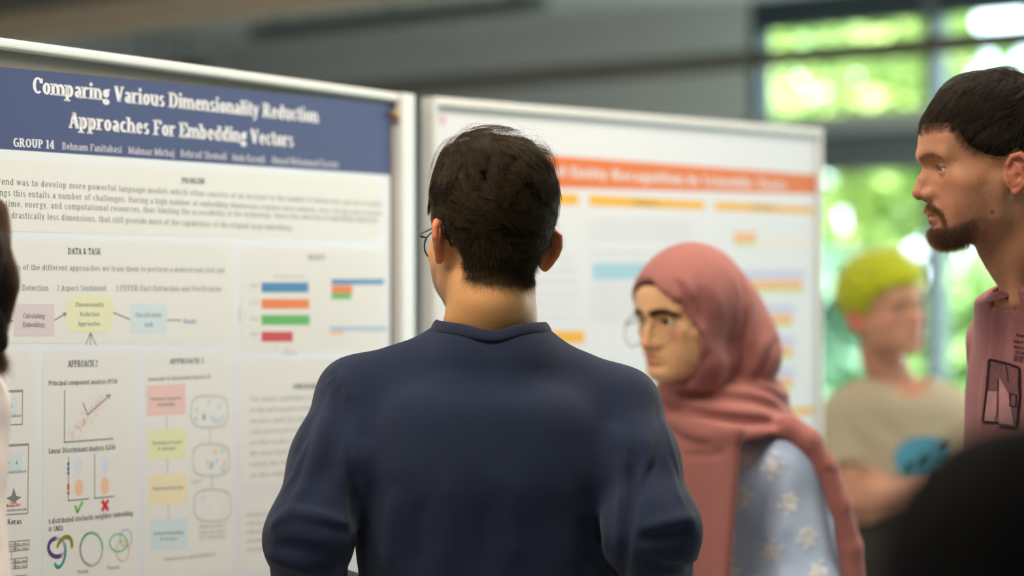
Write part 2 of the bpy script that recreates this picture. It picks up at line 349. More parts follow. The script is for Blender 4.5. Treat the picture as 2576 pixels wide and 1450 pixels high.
# ------------------------------------------------------------------ planes of the two display boards
class Plane:
    def __init__(s, A, B):
        s.A = np.array([A[0], A[1], 0.0]); s.e = np.array([B[0] - A[0], B[1] - A[1], 0.0]); s.L = np.linalg.norm(s.e); s.e /= s.L
        s.n = np.array([s.e[1], -s.e[0], 0.0])
        if s.n @ s.A > 0: s.n = -s.n
    def un(s, px, py, off=0.0):
        d = np.array([(px - W / 2) / FPX, 1.0, (H / 2 - py) / FPX]); o = np.array([0, 0, CZ]); A = s.A + s.n * off
        t = (s.n @ (A - o)) / (s.n @ d); return o + d * t
    def at(s, l, z, off=0.0): return s.A + s.e * l + s.n * off + Z3 * z
PL = Plane((-0.695, 3.283), (-0.209, 4.203))
PR = Plane((-0.150, 4.29), (0.656, 5.17))
M_alu = mat('white_aluminium', (0.70, 0.70, 0.68), 0.35, 0.5, nscale=25, namt=0.02)
M_felt = mat('grey_felt', srgb(142, 136, 131), 0.95, 0.1, nscale=300, namt=0.12, bump=0.0008, bscale=900)
M_paper = mat('poster_paper', (0.72, 0.71, 0.75), 0.38, 0.45, nscale=3, namt=0.012)
M_paper2 = mat('poster_paper_white', (0.74, 0.74, 0.79), 0.42, 0.4, nscale=3, namt=0.012)
def board(name, pl, l0, l1, ztop, zbot, label, post0, post1, rail=0.0165):
    r = empty(name, tuple(pl.at((l0 + l1) / 2, 0)))
    ax = (pl.e, pl.n, Z3); lc, lh = (l0 + l1) / 2, (l1 - l0) / 2
    boxmesh('panel', pl.at(lc, (ztop + zbot) / 2, -.012), ax, (lh, .009, (ztop - zbot) / 2 - .004), M_felt, r)
    boxmesh('top_rail', pl.at(lc, ztop - rail / 2, -.008), ax, (lh, .017, rail / 2), M_alu, r, bev=.006)
    boxmesh('bottom_rail', pl.at(lc, zbot + rail / 2, -.008), ax, (lh, .017, rail / 2), M_alu, r, bev=.006)
    for (l, w, on) in ((l0, .026, post0), (l1, .026, post1)):
        if on is None:
            boxmesh('side_rail', pl.at(l, (ztop + zbot) / 2, -.008), (Z3, pl.n, pl.e), ((ztop - zbot) / 2, .016, .008), M_alu, r, bev=.006)
            if l != l1: continue
            boxmesh('leg', pl.at(l, zbot / 2, -.012), (Z3, pl.n, pl.e), (zbot / 2, .014, .014), M_alu, r, bev=.006)
        else:
            boxmesh('post', pl.at(l, ztop / 2, -.012), (Z3, pl.n, pl.e), (ztop / 2, on, on), M_alu, r, bev=on * .35)
        boxmesh('foot', pl.at(l, .02, -.012), (pl.n, pl.e, Z3), (.26, .025, .02), M_alu, r, bev=.012)
    return tag(r, label, 'display board')
bl = board('display_board', PL, -0.19, PL.L + .034, 1.90, 0.93, 'grey felt pinboard with white rail holding the navy-headed poster', .02, .0265)
br = board('display_board', PR, 0.014, PR.L, 1.90, 0.70, 'pinboard with pale rails holding the orange-banded poster', None, None, rail=.018)

def poly_on(pl, name, pts, m, parent, layer, kind=None):
    """flat print: polygon of points already on the plane, lifted by its layer"""
    n = len(pts); o = mesh(name, [p + pl.n * (0.00045 + 0.0001 * layer) for p in pts], [tuple(range(n))], m, parent)
    return o
def quad_px(pl, q):
    if len(q) == 4 and not hasattr(q[0], '__len__'):
        x0, y0, x1, y1 = q; q = ((x0, y0), (x1, y0), (x1, y1), (x0, y1))
    return [pl.un(*p) for p in q]
def printed(pl, name, q, m, parent, layer=1, rr=0.0):
    """q: pixel rectangle or four pixel corners; rr rounds the corners (metres)"""
    c = quad_px(pl, q)
    if rr <= 0: return poly_on(pl, name, c, m, parent, layer)
    w = np.linalg.norm(c[1] - c[0]); h = np.linalg.norm(c[3] - c[0]); ru, rv = min(.5, rr / w), min(.5, rr / h); pts = []
    for (cu, cv, a0) in ((1 - ru, rv, -90), (1 - ru, 1 - rv, 0), (ru, 1 - rv, 90), (ru, rv, 180)):
        for k in range(7):
            a = math.radians(a0 + 15 * k); u = cu + ru * math.cos(a); v = cv + rv * math.sin(a)
            pts.append((c[0] * (1 - u) + c[1] * u) * (1 - v) + (c[3] * (1 - u) + c[2] * u) * v)
    return poly_on(pl, name, pts, m, parent, layer)
def strokes(pl, name, lines, w, m, parent, layer=3):
    """thin printed lines: each pixel polyline is a piece of its own, width in metres"""
    for ln in lines:
        V, F = [], []; p = [pl.un(*q) for q in ln]
        for a, b in zip(p[:-1], p[1:]):
            d = b - a; L = np.linalg.norm(d); d /= L; s = np.cross(d, pl.n) * w / 2; o = pl.n * (0.00045 + 0.0001 * layer)
            a2, b2 = a - d * w / 3, b + d * w / 3; n = len(V); V += [a2 - s + o, b2 - s + o, b2 + s + o, a2 + s + o]; F.append((n, n + 1, n + 2, n + 3))
        mesh(name, V, F, m, parent)
def blobs(pl, name, pts, m, parent, layer=3, n=12):
    """printed round dots; pts: (px, py, radius metres[, aspect]); a cloud of dots is one piece of stuff"""
    V, F = [], []
    for p in pts:
        c = pl.un(p[0], p[1]); asp = p[3] if len(p) > 3 else 1.0; k = len(V)
        V += [c + pl.n * (0.00045 + 0.0001 * layer) + p[2] * (pl.e * math.cos(2 * math.pi * i / n) + Z3 * asp * math.sin(2 * math.pi * i / n)) for i in range(n)]
        F.append(tuple(range(k, k + n)))
    if len(pts) > 20: o = mesh(name, V, F, m, parent); o['kind'] = 'stuff'
    else:
        for i in range(len(pts)): mesh(name, V[i * n:(i + 1) * n], [tuple(range(n))], m, parent)
def text_px(pl, name, s, p0, p1, cap, m, parent, layer=4, wt=1.0, track=4):
    """a text line from the baseline pixel p0 to p1, caps cap pixels high at p0"""
    a, b = pl.un(*p0), pl.un(*p1); V2, F, adv = lettering(s, wt, track); ex = b - a; wd = np.linalg.norm(ex); ex /= wd
    ez = np.cross(ex, -pl.n); ez = Z3 if abs(ez[2]) < .5 else ez * np.sign(ez[2])
    hz = cap * a[1] / FPX / 100; sx = wd / adv; o = a + pl.n * (0.00045 + 0.0001 * layer)
    return mesh(name, [o + ex * (x * sx) + ez * (y * hz) for x, y in V2], F, m, parent)
def poster(name, pl, corners, m, label):
    c = [pl.un(*p) for p in corners]; ctr = sum(c) / 4
    r = empty(name, tuple(ctr)); V = [p + pl.n * .0004 for p in c] + [p + pl.n * .0001 for p in c]
    mesh('paper', V, [(0, 1, 2, 3), (7, 6, 5, 4), (0, 4, 5, 1), (1, 5, 6, 2), (2, 6, 7, 3), (3, 7, 4, 0)], m, r)
    return tag(r, label, 'poster')
def ink(name, r, g, b): return mat('ink_' + name, srgb(r, g, b), 0.5, 0.35, nscale=60, namt=0.02)
I_navy = ink('navy', 52, 60, 112); I_white = ink('white', 236, 232, 236); I_card = ink('card', 226, 223, 221); I_text = ink('text', 132, 130, 126)
I_name = ink('name', 196, 190, 206); I_head = ink('heading', 52, 58, 72); I_line = ink('line', 146, 146, 138); I_soft = ink('soft_line', 196, 196, 192)
I_pink = ink('pink', 218, 200, 208); I_yel = ink('pale_yellow', 228, 226, 188); I_blue = ink('pale_blue', 206, 220, 228); I_red = ink('pale_red', 232, 192, 188)
I_grn = ink('pale_green', 226, 226, 182); I_san = ink('sand', 236, 220, 184); I_B = ink('bar_blue', 62, 128, 182); I_O = ink('bar_orange', 232, 122, 48)
I_G = ink('bar_green', 92, 176, 88); I_R = ink('bar_red', 200, 46, 58); I_B2 = ink('bar_blue_pale', 168, 190, 212); I_bt = ink('blue_text', 92, 110, 190)
I_cloudO = ink('cloud_orange', 238, 190, 160); I_cloudB = ink('cloud_blue', 210, 216, 238); I_tick = ink('tick', 118, 190, 84); I_cross = ink('cross', 214, 48, 40)
I_dots = ink('dots', 186, 206, 216); I_violet = ink('violet', 126, 88, 176); I_olive = ink('olive', 190, 190, 70); I_teal = ink('teal', 96, 196, 190); I_lgreen = ink('light_green', 150, 216, 170)
I_gray = ink('gray', 120, 120, 120); I_pdot = ink('peach_dots', 238, 208, 196)

# ---- left poster
LP = PL
def yl(y0, k):            # helper for receding print lines: pixel y at x for a line through (0,y0) with slope k
    return lambda x: y0 + k * x
po = poster('poster', LP, [(-235, 147), (981, 259), (981, 1416), (-235, 1820)], M_paper, 'research poster headed in navy about comparing dimensionality reduction')
printed(LP, 'header_band', [(-235, 147), (981, 259), (981, 441), (-235, 359)], I_navy, po, 1)
text_px(LP, 'title_text', 'Comparing Various Dimensionality Reduction', (80, 234), (800, 309), 41, I_white, po, 3, 1.35, 2)
text_px(LP, 'title_text', 'Approaches For Embedding Vectors', (172, 321), (738, 370), 40, I_white, po, 3, 1.35, 2)
text_px(LP, 'group_text', 'GROUP 14', (32, 369), (136, 375), 22, I_white, po, 3, 1.3, 4)
for s, xa, ya, xb, yb in (('Behnam Fanitabasi', 155, 376, 306, 385), ('Mahnaz Mirhaj', 322, 387, 438, 394), ('Behrad Shomali', 453, 395, 570, 402),
                          ('Amin Rasouli', 582, 404, 666, 410), ('Ahmad Mohammad Kazemi', 681, 411, 850, 422)):
    text_px(LP, 'name_text', s, (xa, ya), (xb, yb), 18, I_name, po, 3, 1.15, 4)
cards = [[(-235, 388), (958, 452), (958, 606), (-235, 576)], [(-235, 598), (585, 616), (585, 866), (-235, 862)], [(606, 620), (962, 630), (962, 884), (606, 884)],
         [(-235, 884), (84, 884), (84, 1500), (-235, 1560)], [(106, 884), (346, 886), (346, 1480), (106, 1500)], [(364, 892), (586, 892), (586, 1440), (364, 1470)],
         [(606, 908), (960, 904), (960, 1204), (606, 1222)], [(606, 1256), (960, 1238), (960, 1400), (606, 1440)]]
for c in cards: printed(LP, 'card', c, I_card, po, 1, 0.022)
text_px(LP, 'heading_text', 'PROBLEM', (456, 461), (514, 463), 14, I_head, po, 3, 1.2, 6)
body = ['trend was to develop more powerful language models which often consists of an increase in the number of dimensions and also in model',
        'ngs this entails a number of challenges. Having a high number of embedding dimensions requires more memory, more storage and in runtime',
        'f time, energy, and computational resources, thus limiting the accessibility of the technology. Hence the reduction of embedding dimension',
        'h drastically less dimensions, that still provide most of the capabilities of the original large embeddings.']
for s, (x0, y0, x1, y1) in zip(body, ((-14, 463, 962, 520), (-2, 492, 962, 543), (0, 519, 950, 560), (12, 548, 738, 580))):
    text_px(LP, 'body_text', s, (x0, y0), (x1, y1), 16, I_text, po, 3, 0.85, 12)
text_px(LP, 'heading_text', 'DATA & TASK', (170, 640), (253, 641), 16, I_head, po, 3, 1.2, 6)
text_px(LP, 'body_text', 'the results of the different approaches we train them to perform a downstream task and', (-30, 678), (565, 686), 14, I_text, po, 3, 0.85, 12)
text_px(LP, 'body_text', '1.Toxicity Detection', (-20, 731), (122, 732), 15, I_text, po, 3, 0.85, 9)
text_px(LP, 'body_text', '2.Aspect Sentiment', (142, 732), (267, 732), 14, I_text, po, 3, 0.85, 9)
text_px(LP, 'body_text', '3.FEVER Fact Extraction and Verification', (290, 732), (556, 733), 14, I_text, po, 3, 0.85, 9)
printed(LP, 'diagram_box', (34, 765, 136, 846), I_pink, po, 2); printed(LP, 'diagram_box', (166, 743, 284, 836), I_yel, po, 2, 0.02); printed(LP, 'diagram_box', (327, 766, 419, 840), I_blue, po, 2)
for s, a, b, y in (('Calculating', 57, 112, 801), ('Embeddings', 56, 113, 823)): text_px(LP, 'box_text', s, (a, y), (b, y), 12, I_head, po, 3, 0.9, 6)
for s, a, b, y in (('Dimensionality', 189, 261, 772), ('Reduction', 200, 250, 796), ('Approaches', 195, 252, 820)): text_px(LP, 'box_text', s, (a, y), (b, y), 11, I_text, po, 3, 1.0, 6)
for s, a, b, y in (('Classification', 339, 405, 798), ('task', 362, 385, 822)): text_px(LP, 'box_text', s, (a, y), (b, y), 11, I_text, po, 3, 1.0, 6)
text_px(LP, 'box_text', 'Result', (461, 814), (492, 814), 11, I_bt, po, 3, 1.0, 6)
strokes(LP, 'arrow', [[(14, 808), (31, 808)], [(136, 806), (165, 789)], [(158, 788), (165, 789), (162, 797)], [(285, 787), (326, 804)], [(420, 806), (454, 806)]], .0022, I_line, po)
strokes(LP, 'arrow', [[(227, 838), (227, 868)], [(227, 840), (214, 868)], [(227, 840), (241, 868)], [(222, 847), (227, 837), (232, 847)]], .0016, I_line, po)
# results card
text_px(LP, 'heading_text', 'RESULTS', (774, 654), (818, 654), 13, I_text, po, 3, 1.2, 6)
for q, m in (((657, 711, 775, 736), I_B), ((657, 753, 777, 777), I_O), ((657, 793, 778, 818), I_G), ((657, 835, 736, 860), I_R)): printed(LP, 'chart_bar', q, m, po, 2)
for q, m in (((833, 703, 965, 716), I_B), ((833, 718, 886, 738), I_O), ((833, 738, 883, 753), I_G), ((829, 822, 972, 833), I_B2), ((829, 833, 862, 843), I_cloudO)): printed(LP, 'chart_bar', q, m, po, 2)
for y, s in ((722, 'BERT'), (765, 'PCA'), (806, 'LDA'), (845, 'UMAP')): text_px(LP, 'axis_text', s, (628, y), (650, y), 8, I_soft, po, 3, 1.0, 5)
strokes(LP, 'axis_line', [[(690, 872), (694, 880)], [(722, 872), (722, 882)], [(712, 888), (745, 888)], [(602, 770), (602, 808)], [(688, 697), (765, 697)]], .003, I_soft, po)
# approach columns
text_px(LP, 'heading_text', '(A)', (-8, 932), (9, 932), 12, I_head, po, 3, 1.0, 4)
text_px(LP, 'heading_text', 'APPROACH 2', (170, 924), (245, 923), 17, I_head, po, 3, 1.15, 6); text_px(LP, 'heading_text', 'APPROACH 3', (426, 916), (512, 914), 13, I_head, po, 3, 1.15, 6)
text_px(LP, 'body_text', 'Principal component analysis (PCA)', (121, 970), (295, 965), 12, I_head, po, 3, 0.95, 5)
strokes(LP, 'axis_line', [[(162, 983), (161, 1113)], [(161, 1113), (283, 1104)], [(220, 1044), (276, 994)], [(220, 1044), (208, 1014)], [(266, 996), (276, 994), (273, 1003)]], .0022, I_line, po)
rng = np.random.default_rng(5); t = rng.uniform(-1, 1, 90); o_ = rng.normal(0, .35, 90)
blobs(LP, 'scatter_dots', [(218 + 40 * a + 14 * b, 1050 - 50 * a + 22 * b, .0016) for a, b in zip(t, o_)], I_pdot, po)
text_px(LP, 'body_text', 'Linear Discriminant Analysis (LDA)', (121, 1142), (290, 1131), 13, I_head, po, 3, 0.95, 5)
strokes(LP, 'axis_line', [[(172, 1150), (171, 1260)], [(171, 1260), (222, 1255)], [(237, 1144), (237, 1254)], [(237, 1254), (286, 1249)]], .002, I_line, po)
blobs(LP, 'cluster', [(198, 1228, .0095, 1.25), (263, 1223, .0095, 1.35)], I_cloudO, po, 2, 20); blobs(LP, 'cluster', [(197, 1172, .008, 1.5), (264, 1172, .008, 1.5)], I_cloudB, po, 2, 20)
blobs(LP, 'cluster_dots', [(171, 1168, .0028), (171, 1180, .0028), (171, 1191, .0028)], I_B, po); blobs(LP, 'cluster_dots', [(171, 1222, .003), (171, 1229, .003), (171, 1241, .003)], I_O, po)
strokes(LP, 'tick_mark', [[(189, 1275), (194, 1288), (206, 1265)]], .005, I_tick, po); strokes(LP, 'cross_mark', [[(257, 1262), (270, 1282)], [(270, 1261), (257, 1283)]], .006, I_cross, po)
text_px(LP, 'body_text', 't-distributed stochastic neighbor embedding', (121, 1319), (334, 1297), 13, I_head, po, 3, 0.95, 5); text_px(LP, 'body_text', '(t-SNE)', (121, 1338), (158, 1335), 12, I_head, po, 3, 1.0, 5)
def ring(name, cx, cy, rx, ry, a0, a1, w, m, rot=0):
    P_ = []
    for k in range(25):
        a = math.radians(a0 + (a1 - a0) * k / 24); x, y = rx * math.cos(a), ry * math.sin(a); c, s = math.cos(math.radians(rot)), math.sin(math.radians(rot))
        P_.append((cx + x * c - y * s, cy + x * s + y * c))
    strokes(LP, name, [P_], w, m, po)
ring('knot_loop', 142, 1378, 21, 23, 60, 260, .006, I_violet); ring('knot_loop', 142, 1378, 21, 23, -100, 60, .004, I_cloudB)
ring('knot_loop', 160, 1382, 18, 32, 180, 340, .006, I_olive, 20); ring('knot_loop', 150, 1396, 13, 32, -60, 130, .005, I_teal, 10)
ring('loop', 229, 1382, 28, 41, 0, 180, .004, I_san); ring('loop', 229, 1382, 28, 41, 180, 360, .004, I_lgreen); ring('loop', 229, 1382, 28, 41, 100, 250, .004, I_cloudB)
ring('knot_loop', 297, 1366, 22, 22, 0, 360, .003, I_lgreen); ring('knot_loop', 316, 1354, 15, 22, 0, 360, .003, I_cloudB); ring('knot_loop', 308, 1386, 16, 26, 0, 360, .003, I_san)
text_px(LP, 'caption_text', 'Trefoil', (193, 1444), (221, 1442), 9, I_line, po, 3, 1, 4); text_px(LP, 'caption_text', 'Torus', (268, 1434), (301, 1431), 9, I_line, po, 3, 1, 4)
# approach 1 pieces by the frame edge
strokes(LP, 'diagram_frame', [[(-60, 987), (56, 982), (55, 1068), (-60, 1072)], [(-60, 1124), (71, 1117), (69, 1292), (-60, 1300)], [(-60, 990), (56, 985)], [(-60, 1127), (71, 1120)]], .0016, I_line, po)
printed(LP, 'diagram_box', (11, 1001, 42, 1042), I_blue, po, 2); printed(LP, 'diagram_box', [(24, 1143), (54, 1141), (54, 1184), (24, 1186)], I_blue, po, 2)
printed(LP, 'diagram_box', [(-40, 1150), (8, 1129), (8, 1200), (-40, 1190)], I_red, po, 2)
strokes(LP, 'arrow', [[(-20, 1023), (11, 1023)], [(9, 1165), (24, 1165)]], .0014, I_line, po)
text_px(LP, 'caption_text', 'Reduced Emb (n-d)', (6, 1051), (52, 1049), 7, I_line, po, 3, 1, 4); text_px(LP, 'caption_text', 'Reduced Emb (n-d)', (18, 1192), (65, 1189), 7, I_line, po, 3, 1, 4)
text_px(LP, 'caption_text', 'd', (25, 1028), (30, 1028), 10, I_line, po, 3, 1.2, 2); text_px(LP, 'caption_text', 'd', (38, 1169), (43, 1169), 10, I_line, po, 3, 1.2, 2)
poly_on(LP, 'bell_surface', [LP.un(*p) for p in ((14, 1254), (28, 1248), (34, 1227), (40, 1248), (53, 1252), (34, 1264))], I_gray, po, 2)
text_px(LP, 'caption_text', 'Latent', (24, 1268), (41, 1267), 7, I_cross, po, 3, 1, 4); text_px(LP, 'caption_text', 'Normal dist', (15, 1277), (51, 1274), 8, I_cross, po, 3, 1, 4); text_px(LP, 'caption_text', 'variational autoencoder', (15, 1288), (67, 1284), 7, I_line, po, 3, 1, 4)
text_px(LP, 'body_text', 'in Keras', (0, 1321), (54, 1318), 13, I_head, po, 3, 1.0, 5)
strokes(LP, 'table_lines', [[(20, 1364), (73, 1359), (72, 1383), (20, 1389), (20, 1364)], [(20, 1377), (72, 1371)], [(38, 1362), (38, 1387)], [(28, 1389), (28, 1406)],
                            [(20, 1408), (68, 1403), (67, 1428), (20, 1433), (20, 1408)], [(20, 1420), (67, 1415)], [(38, 1406), (38, 1431)], [(28, 1433), (28, 1450)], [(20, 1452), (66, 1447)]], .0012, I_line, po)
for y in (1374, 1386, 1418, 1430): text_px(LP, 'table_text', 'in (None, 768)', (22, y), (68, y - 4), 7, I_line, po, 3, 1, 4)
# approach 3 flow
text_px(LP, 'body_text', 'Autoencoder for Dimensionality Reduction (AE)', (372, 959), (530, 952), 10, I_line, po, 3, 0.95, 4)
for (x0, y0, x1, y1), m, s1, s2 in (((369, 968, 466, 1045), I_red, 'Removing Components', 'from the embeddings'), ((371, 1080, 468, 1155), I_grn, 'Clustering of Vectors', 'k-means'),
                                     ((373, 1194, 470, 1270), I_san, 'Dimension Reduction', ''), ((376, 1306, 471, 1384), I_blue, 'Reduced Embedding', 'for all classes')):
    printed(LP, 'flow_box', [(x0, y0 + 3), (x1, y0 - 3), (x1, y1 - 3), (x0, y1 + 3)], m, po, 2)
    yc = (y0 + y1) / 2 + 2
    text_px(LP, 'box_text', s1, (x0 + 10, yc), (x1 - 10, yc - 3), 9, I_line, po, 3, 1.1, 4)
    if s2: text_px(LP, 'box_text', s2, (x0 + 26, yc + 14), (x1 - 26, yc + 12), 9, I_line, po, 3, 1.1, 4)
strokes(LP, 'arrow', [[(418, 1046), (419, 1078)], [(420, 1156), (421, 1192)], [(422, 1272), (424, 1304)], [(527, 1082), (528, 1118)], [(532, 1194), (533, 1232)]], .003, I_soft, po)
rng = np.random.default_rng(9)
for i, (cy, colr) in enumerate(((1036, I_dots), (1158, I_dots), (1272, I_cloudB))):
    cx = 526 + 4 * i
    strokes(LP, 'cluster_frame', [[(cx + 46 * math.copysign(abs(math.cos(a)) ** .6, math.cos(a)), cy + 40 * math.copysign(abs(math.sin(a)) ** .6, math.sin(a))) for a in np.linspace(0, 2 * math.pi, 33)]], .0026, I_soft, po)
    blobs(LP, 'cluster_dots', [(cx + rng.uniform(-34, 34), cy + rng.uniform(-28, 28), .0034, 1.3) for _ in range(11 if i == 0 else 6)], colr, po, 3, 10)
blobs(LP, 'cluster_dots', [(540, 1138, .004, 1.3), (543, 1134, .004, 1.3)], I_san, po, 4); blobs(LP, 'cluster_dots', [(532, 1170, .004, 1.6)], I_B2, po, 4); blobs(LP, 'cluster_dots', [(563, 1166, .004, 1.8)], I_red, po, 4)
for y, s in ((1330, 'Reduced vectors'), (1345, 'keep structure'), (1358, 'of cluster')): text_px(LP, 'caption_text', s, (500, y), (566, y - 4), 10, I_soft, po, 3, 1.1, 4)
text_px(LP, 'caption_text', 'reduced clusters and embedding sets', (412, 1412), (542, 1398), 10, I_soft, po, 3, 1.1, 4)
text_px(LP, 'caption_text', 'merge', (482, 1218), (506, 1212), 9, I_soft, po, 3, 1.1, 4)
# conclusion text
text_px(LP, 'heading_text', 'CONCLUSIONS', (736, 979), (800, 978), 12, I_head, po, 3, 1.2, 4)
lines = ['The smaller embeddings keep most', 'of the information of the larger', 'models and the approaches', 'still give good results on each', 'of the tasks at lower cost', 'We find that the approaches', 'retain the relevant structure', 'of the embedding vectors']
for k, s in enumerate(lines):
    text_px(LP, 'body_text', s, (628, 1010 + 27.5 * k), (830, 1004 + 26 * k), 12, I_soft, po, 3, 1.2, 6)
for k in range(5): text_px(LP, 'body_text', 'references of the project', (618, 1300 + 22 * k), (740, 1294 + 21 * k), 10, I_soft, po, 3, 1.2, 6)
def pin(pl, px, py, m, label):
    c = pl.un(px, py); r = empty('push_pin', tuple(c))
    ax = pl.n; V_, F_ = tube([c + ax * .001, c + ax * .004, c + ax * .010, c + ax * .014], [.006, .006, .0035, .006], 12); mesh('pin_head', V_, F_, m, r, True)
    V_, F_ = tube([c + ax * .004, c - ax * .006], .0006, 6); mesh('needle', V_, F_, M_alu, r)
    return tag(r, label, 'push pin')
pin(PL, 983, 290, mat('brass', srgb(196, 160, 70), 0.35, 0.5, metal=0.6, nscale=30, namt=0.05), 'brass push pin at the corner of the navy-headed poster')

# ---- right poster
RP = PR
rp = poster('poster', RP, [(1086, 268), (2052, 334), (2052, 1290), (1086, 1420)], M_paper2, 'white poster with an orange band and yellow section bars')
I_or = ink('orange_band', 226, 116, 48); I_gold = ink('gold_bar', 240, 178, 44); I_lav = ink('lavender_bar', 196, 200, 232); I_salm = ink('salmon_bar', 240, 184, 150); I_oli = ink('olive_bar', 226, 184, 96); I_lime = ink('lime_bar', 216, 226, 196)
I_cyan = ink('cyan_box', 164, 204, 224); I_faint = ink('faint', 214, 214, 220)
def yo(x): return 393 + (x - 1405) * .073
def yb(x): return 473 + (x - 1405) * .024
printed(RP, 'title_band', [(1140, yo(1140)), (2052, yo(2052)), (2052, yb(2052)), (1140, yb(1140))], I_or, rp, 1)
text_px(RP, 'title_text', 'Attention Based Entity Recognition in Scientific Texts', (1150, 428), (1978, 478), 26, I_white, rp, 3, 1.3, 3)
def yt(x): return 486 + (x - 1405) * .056
def yz(x): return 515 + (x - 1405) * .035
for x0, x1, s in ((1150, 1455, 'Introduction'), (1481, 1772, 'Methods'), (1798, 2048, 'Results')):
    printed(RP, 'section_bar', [(x0, yt(x0)), (x1, yt(x1)), (x1, yz(x1)), (x0, yz(x0))], I_gold, rp, 1)
    xm = (x0 + x1) / 2; text_px(RP, 'section_text', s, (xm - 30, yz(xm) - 7), (xm + 30, yz(xm) - 5), 12, ink('dark_gold', 150, 110, 40), rp, 3, 1.1, 4)
printed(RP, 'section_bar', (1150, 833, 1470, 864), I_gold, rp, 1); printed(RP, 'section_bar', [(1800, 1036), (2048, 1024), (2048, 1042), (1800, 1056)], I_gold, rp, 1)
printed(RP, 'highlight_box', (1490, 662, 1640, 704), I_cyan, rp, 1); printed(RP, 'highlight_box', (1340, 592, 1416, 626), I_cyan, rp, 1)
printed(RP, 'chart_bar', (1845, 584, 1902, 602), I_salm, rp, 1); printed(RP, 'chart_bar', (1848, 602, 1900, 612), I_oli, rp, 1); printed(RP, 'chart_bar', (1850, 612, 1900, 622), I_lime, rp, 1); printed(RP, 'chart_bar', (1910, 600, 2040, 622), ink('pale_peach', 236, 224, 218), rp, 1)
for k, (y, xe) in enumerate(((682, 2025), (768, 2000), (848, 2000), (928, 2000))):
    x0 = 1800
    for dy, hh, m in ((0, 18, I_lav), (22, 14, I_salm), (36, 12, I_oli), (48, 10, I_lime)):
        printed(RP, 'chart_bar', (x0, y + dy, xe - (6 if dy else 0), y + dy + hh), m, rp, 1)
for k, y in enumerate((560, 580, 600, 640, 725, 745, 765, 785, 805)):
    text_px(RP, 'body_text', 'recognition of entities in text documents', (1484, y), (1740, y + 4), 9, I_faint, rp, 3, 1.0, 6)
for y in (650, 680, 710, 740, 770, 800): text_px(RP, 'body_text', 'recognition of entities in texts', (1160, y), (1452, y + 3), 9, I_faint, rp, 3, 1.0, 6)
blobs(RP, 'corner_mark', [(1112, 303, .010)], ink('rose_mark', 214, 184, 204), rp, 2, 16)
# ------------------------------------------------------------------ modelling people: smooth blended volumes turned into one continuous mesh
def _ln(v): return np.sqrt(np.einsum('...i,...i->...', v, v))
def sph(P, c, r): return _ln(P - np.asarray(c, np.float32)) - r
def ell(P, c, r, R=None):
    q = P - np.asarray(c, np.float32)
    if R is not None: q = q @ np.asarray(R, np.float32)
    r = np.asarray(r, np.float32); k0 = _ln(q / r); k1 = _ln(q / (r * r))
    return k0 * (k0 - 1) / np.maximum(k1, 1e-6)
def rcone(P, a, b, r1, r2):
    a = np.asarray(a, np.float32); b = np.asarray(b, np.float32); ba = b - a; pa = P - a
    t = np.clip((pa @ ba) * np.float32(1 / max(float(ba @ ba), 1e-9)), 0, 1)
    return _ln(pa - t[:, None] * ba) - (np.float32(r1) + np.float32(r2 - r1) * t)
def within(P, c, r, fn, pad=0.0):
    """fn only for points within r of c; elsewhere a safe positive distance"""
    d = _ln(P - np.asarray(c, np.float32)) - np.float32(r * .6); m = d < r * .4
    if m.any(): d[m] = fn(P[m])
    return d
def smin(a, b, k):
    h = np.clip(.5 + .5 * (b - a) / k, 0, 1); return b + (a - b) * h - k * h * (1 - h)
def smax(a, b, k): return -smin(-a, -b, k)
def chain(P, pts, rads, k=0.0):
    d = None
    for i in range(len(pts) - 1):
        e = rcone(P, pts[i], pts[i + 1], rads[i], rads[i + 1]); d = e if d is None else (smin(d, e, k) if k > 0 else np.minimum(d, e))
    return d
def polydist(P, pts, along=False):
    """distance to a polyline (and, if asked, how far along it the nearest point lies, 0..1)"""
    d = None; pts = np.asarray(pts, np.float32); L = np.linalg.norm(np.diff(pts, axis=0), axis=1); tot = max(float(L.sum()), 1e-9); acc = 0.0; u = None
    for a, b, l in zip(pts[:-1], pts[1:], L):
        ba = b - a; pa = P - a; t = np.clip((pa @ ba) / max(float(ba @ ba), 1e-9), 0, 1); e = pa - t[:, None] * ba; e = np.einsum('ij,ij->i', e, e)
        if along:
            v = (acc + t * l) / tot; u = v if u is None else np.where(e < d, v, u)
        d = e if d is None else np.minimum(d, e); acc += float(l)
    return (np.sqrt(d), u) if along else np.sqrt(d)
def folds(P, d, strokes_):
    """raise (amp > 0) or sink (amp < 0) the surface along polylines; only near the surface"""
    near = np.abs(d) < .05
    if not near.any(): return d
    Q = P[near]; dd = d[near].copy()
    for pts, amp, w in strokes_:
        pts = np.asarray(pts, np.float32); lo, hi = pts.min(0) - 3 * w, pts.max(0) + 3 * w
        s = ((Q > lo) & (Q < hi)).all(1)
        if s.any():
            e, u = polydist(Q[s], pts, True); dd[s] -= amp * np.clip(np.minimum(u, 1 - u) * 4.5, 0, 1) * np.exp(-(e / w) ** 2)
    d = d.copy(); d[near] = dd
    return d
def axis(lo, hi, h, fine=()):
    """grid coordinates from lo to hi with step h, finer inside the given (a, b, step) spans"""
    x = [lo]
    while x[-1] < hi:
        s = h
        for a, b, f in fine:
            if a - 4 * h <= x[-1] <= b + 2 * h: s = min(s, f if a <= x[-1] <= b else max(f, h * .5))
        x.append(x[-1] + s)
    return np.array(x, np.float32)
from concurrent.futures import ThreadPoolExecutor
def peval(f, P, ch=30000):
    """evaluate f in chunks on a few threads"""
    if len(P) <= ch: return f(P)
    with ThreadPoolExecutor(4) as ex: return np.concatenate(list(ex.map(f, [P[i:i + ch] for i in range(0, len(P), ch)])))
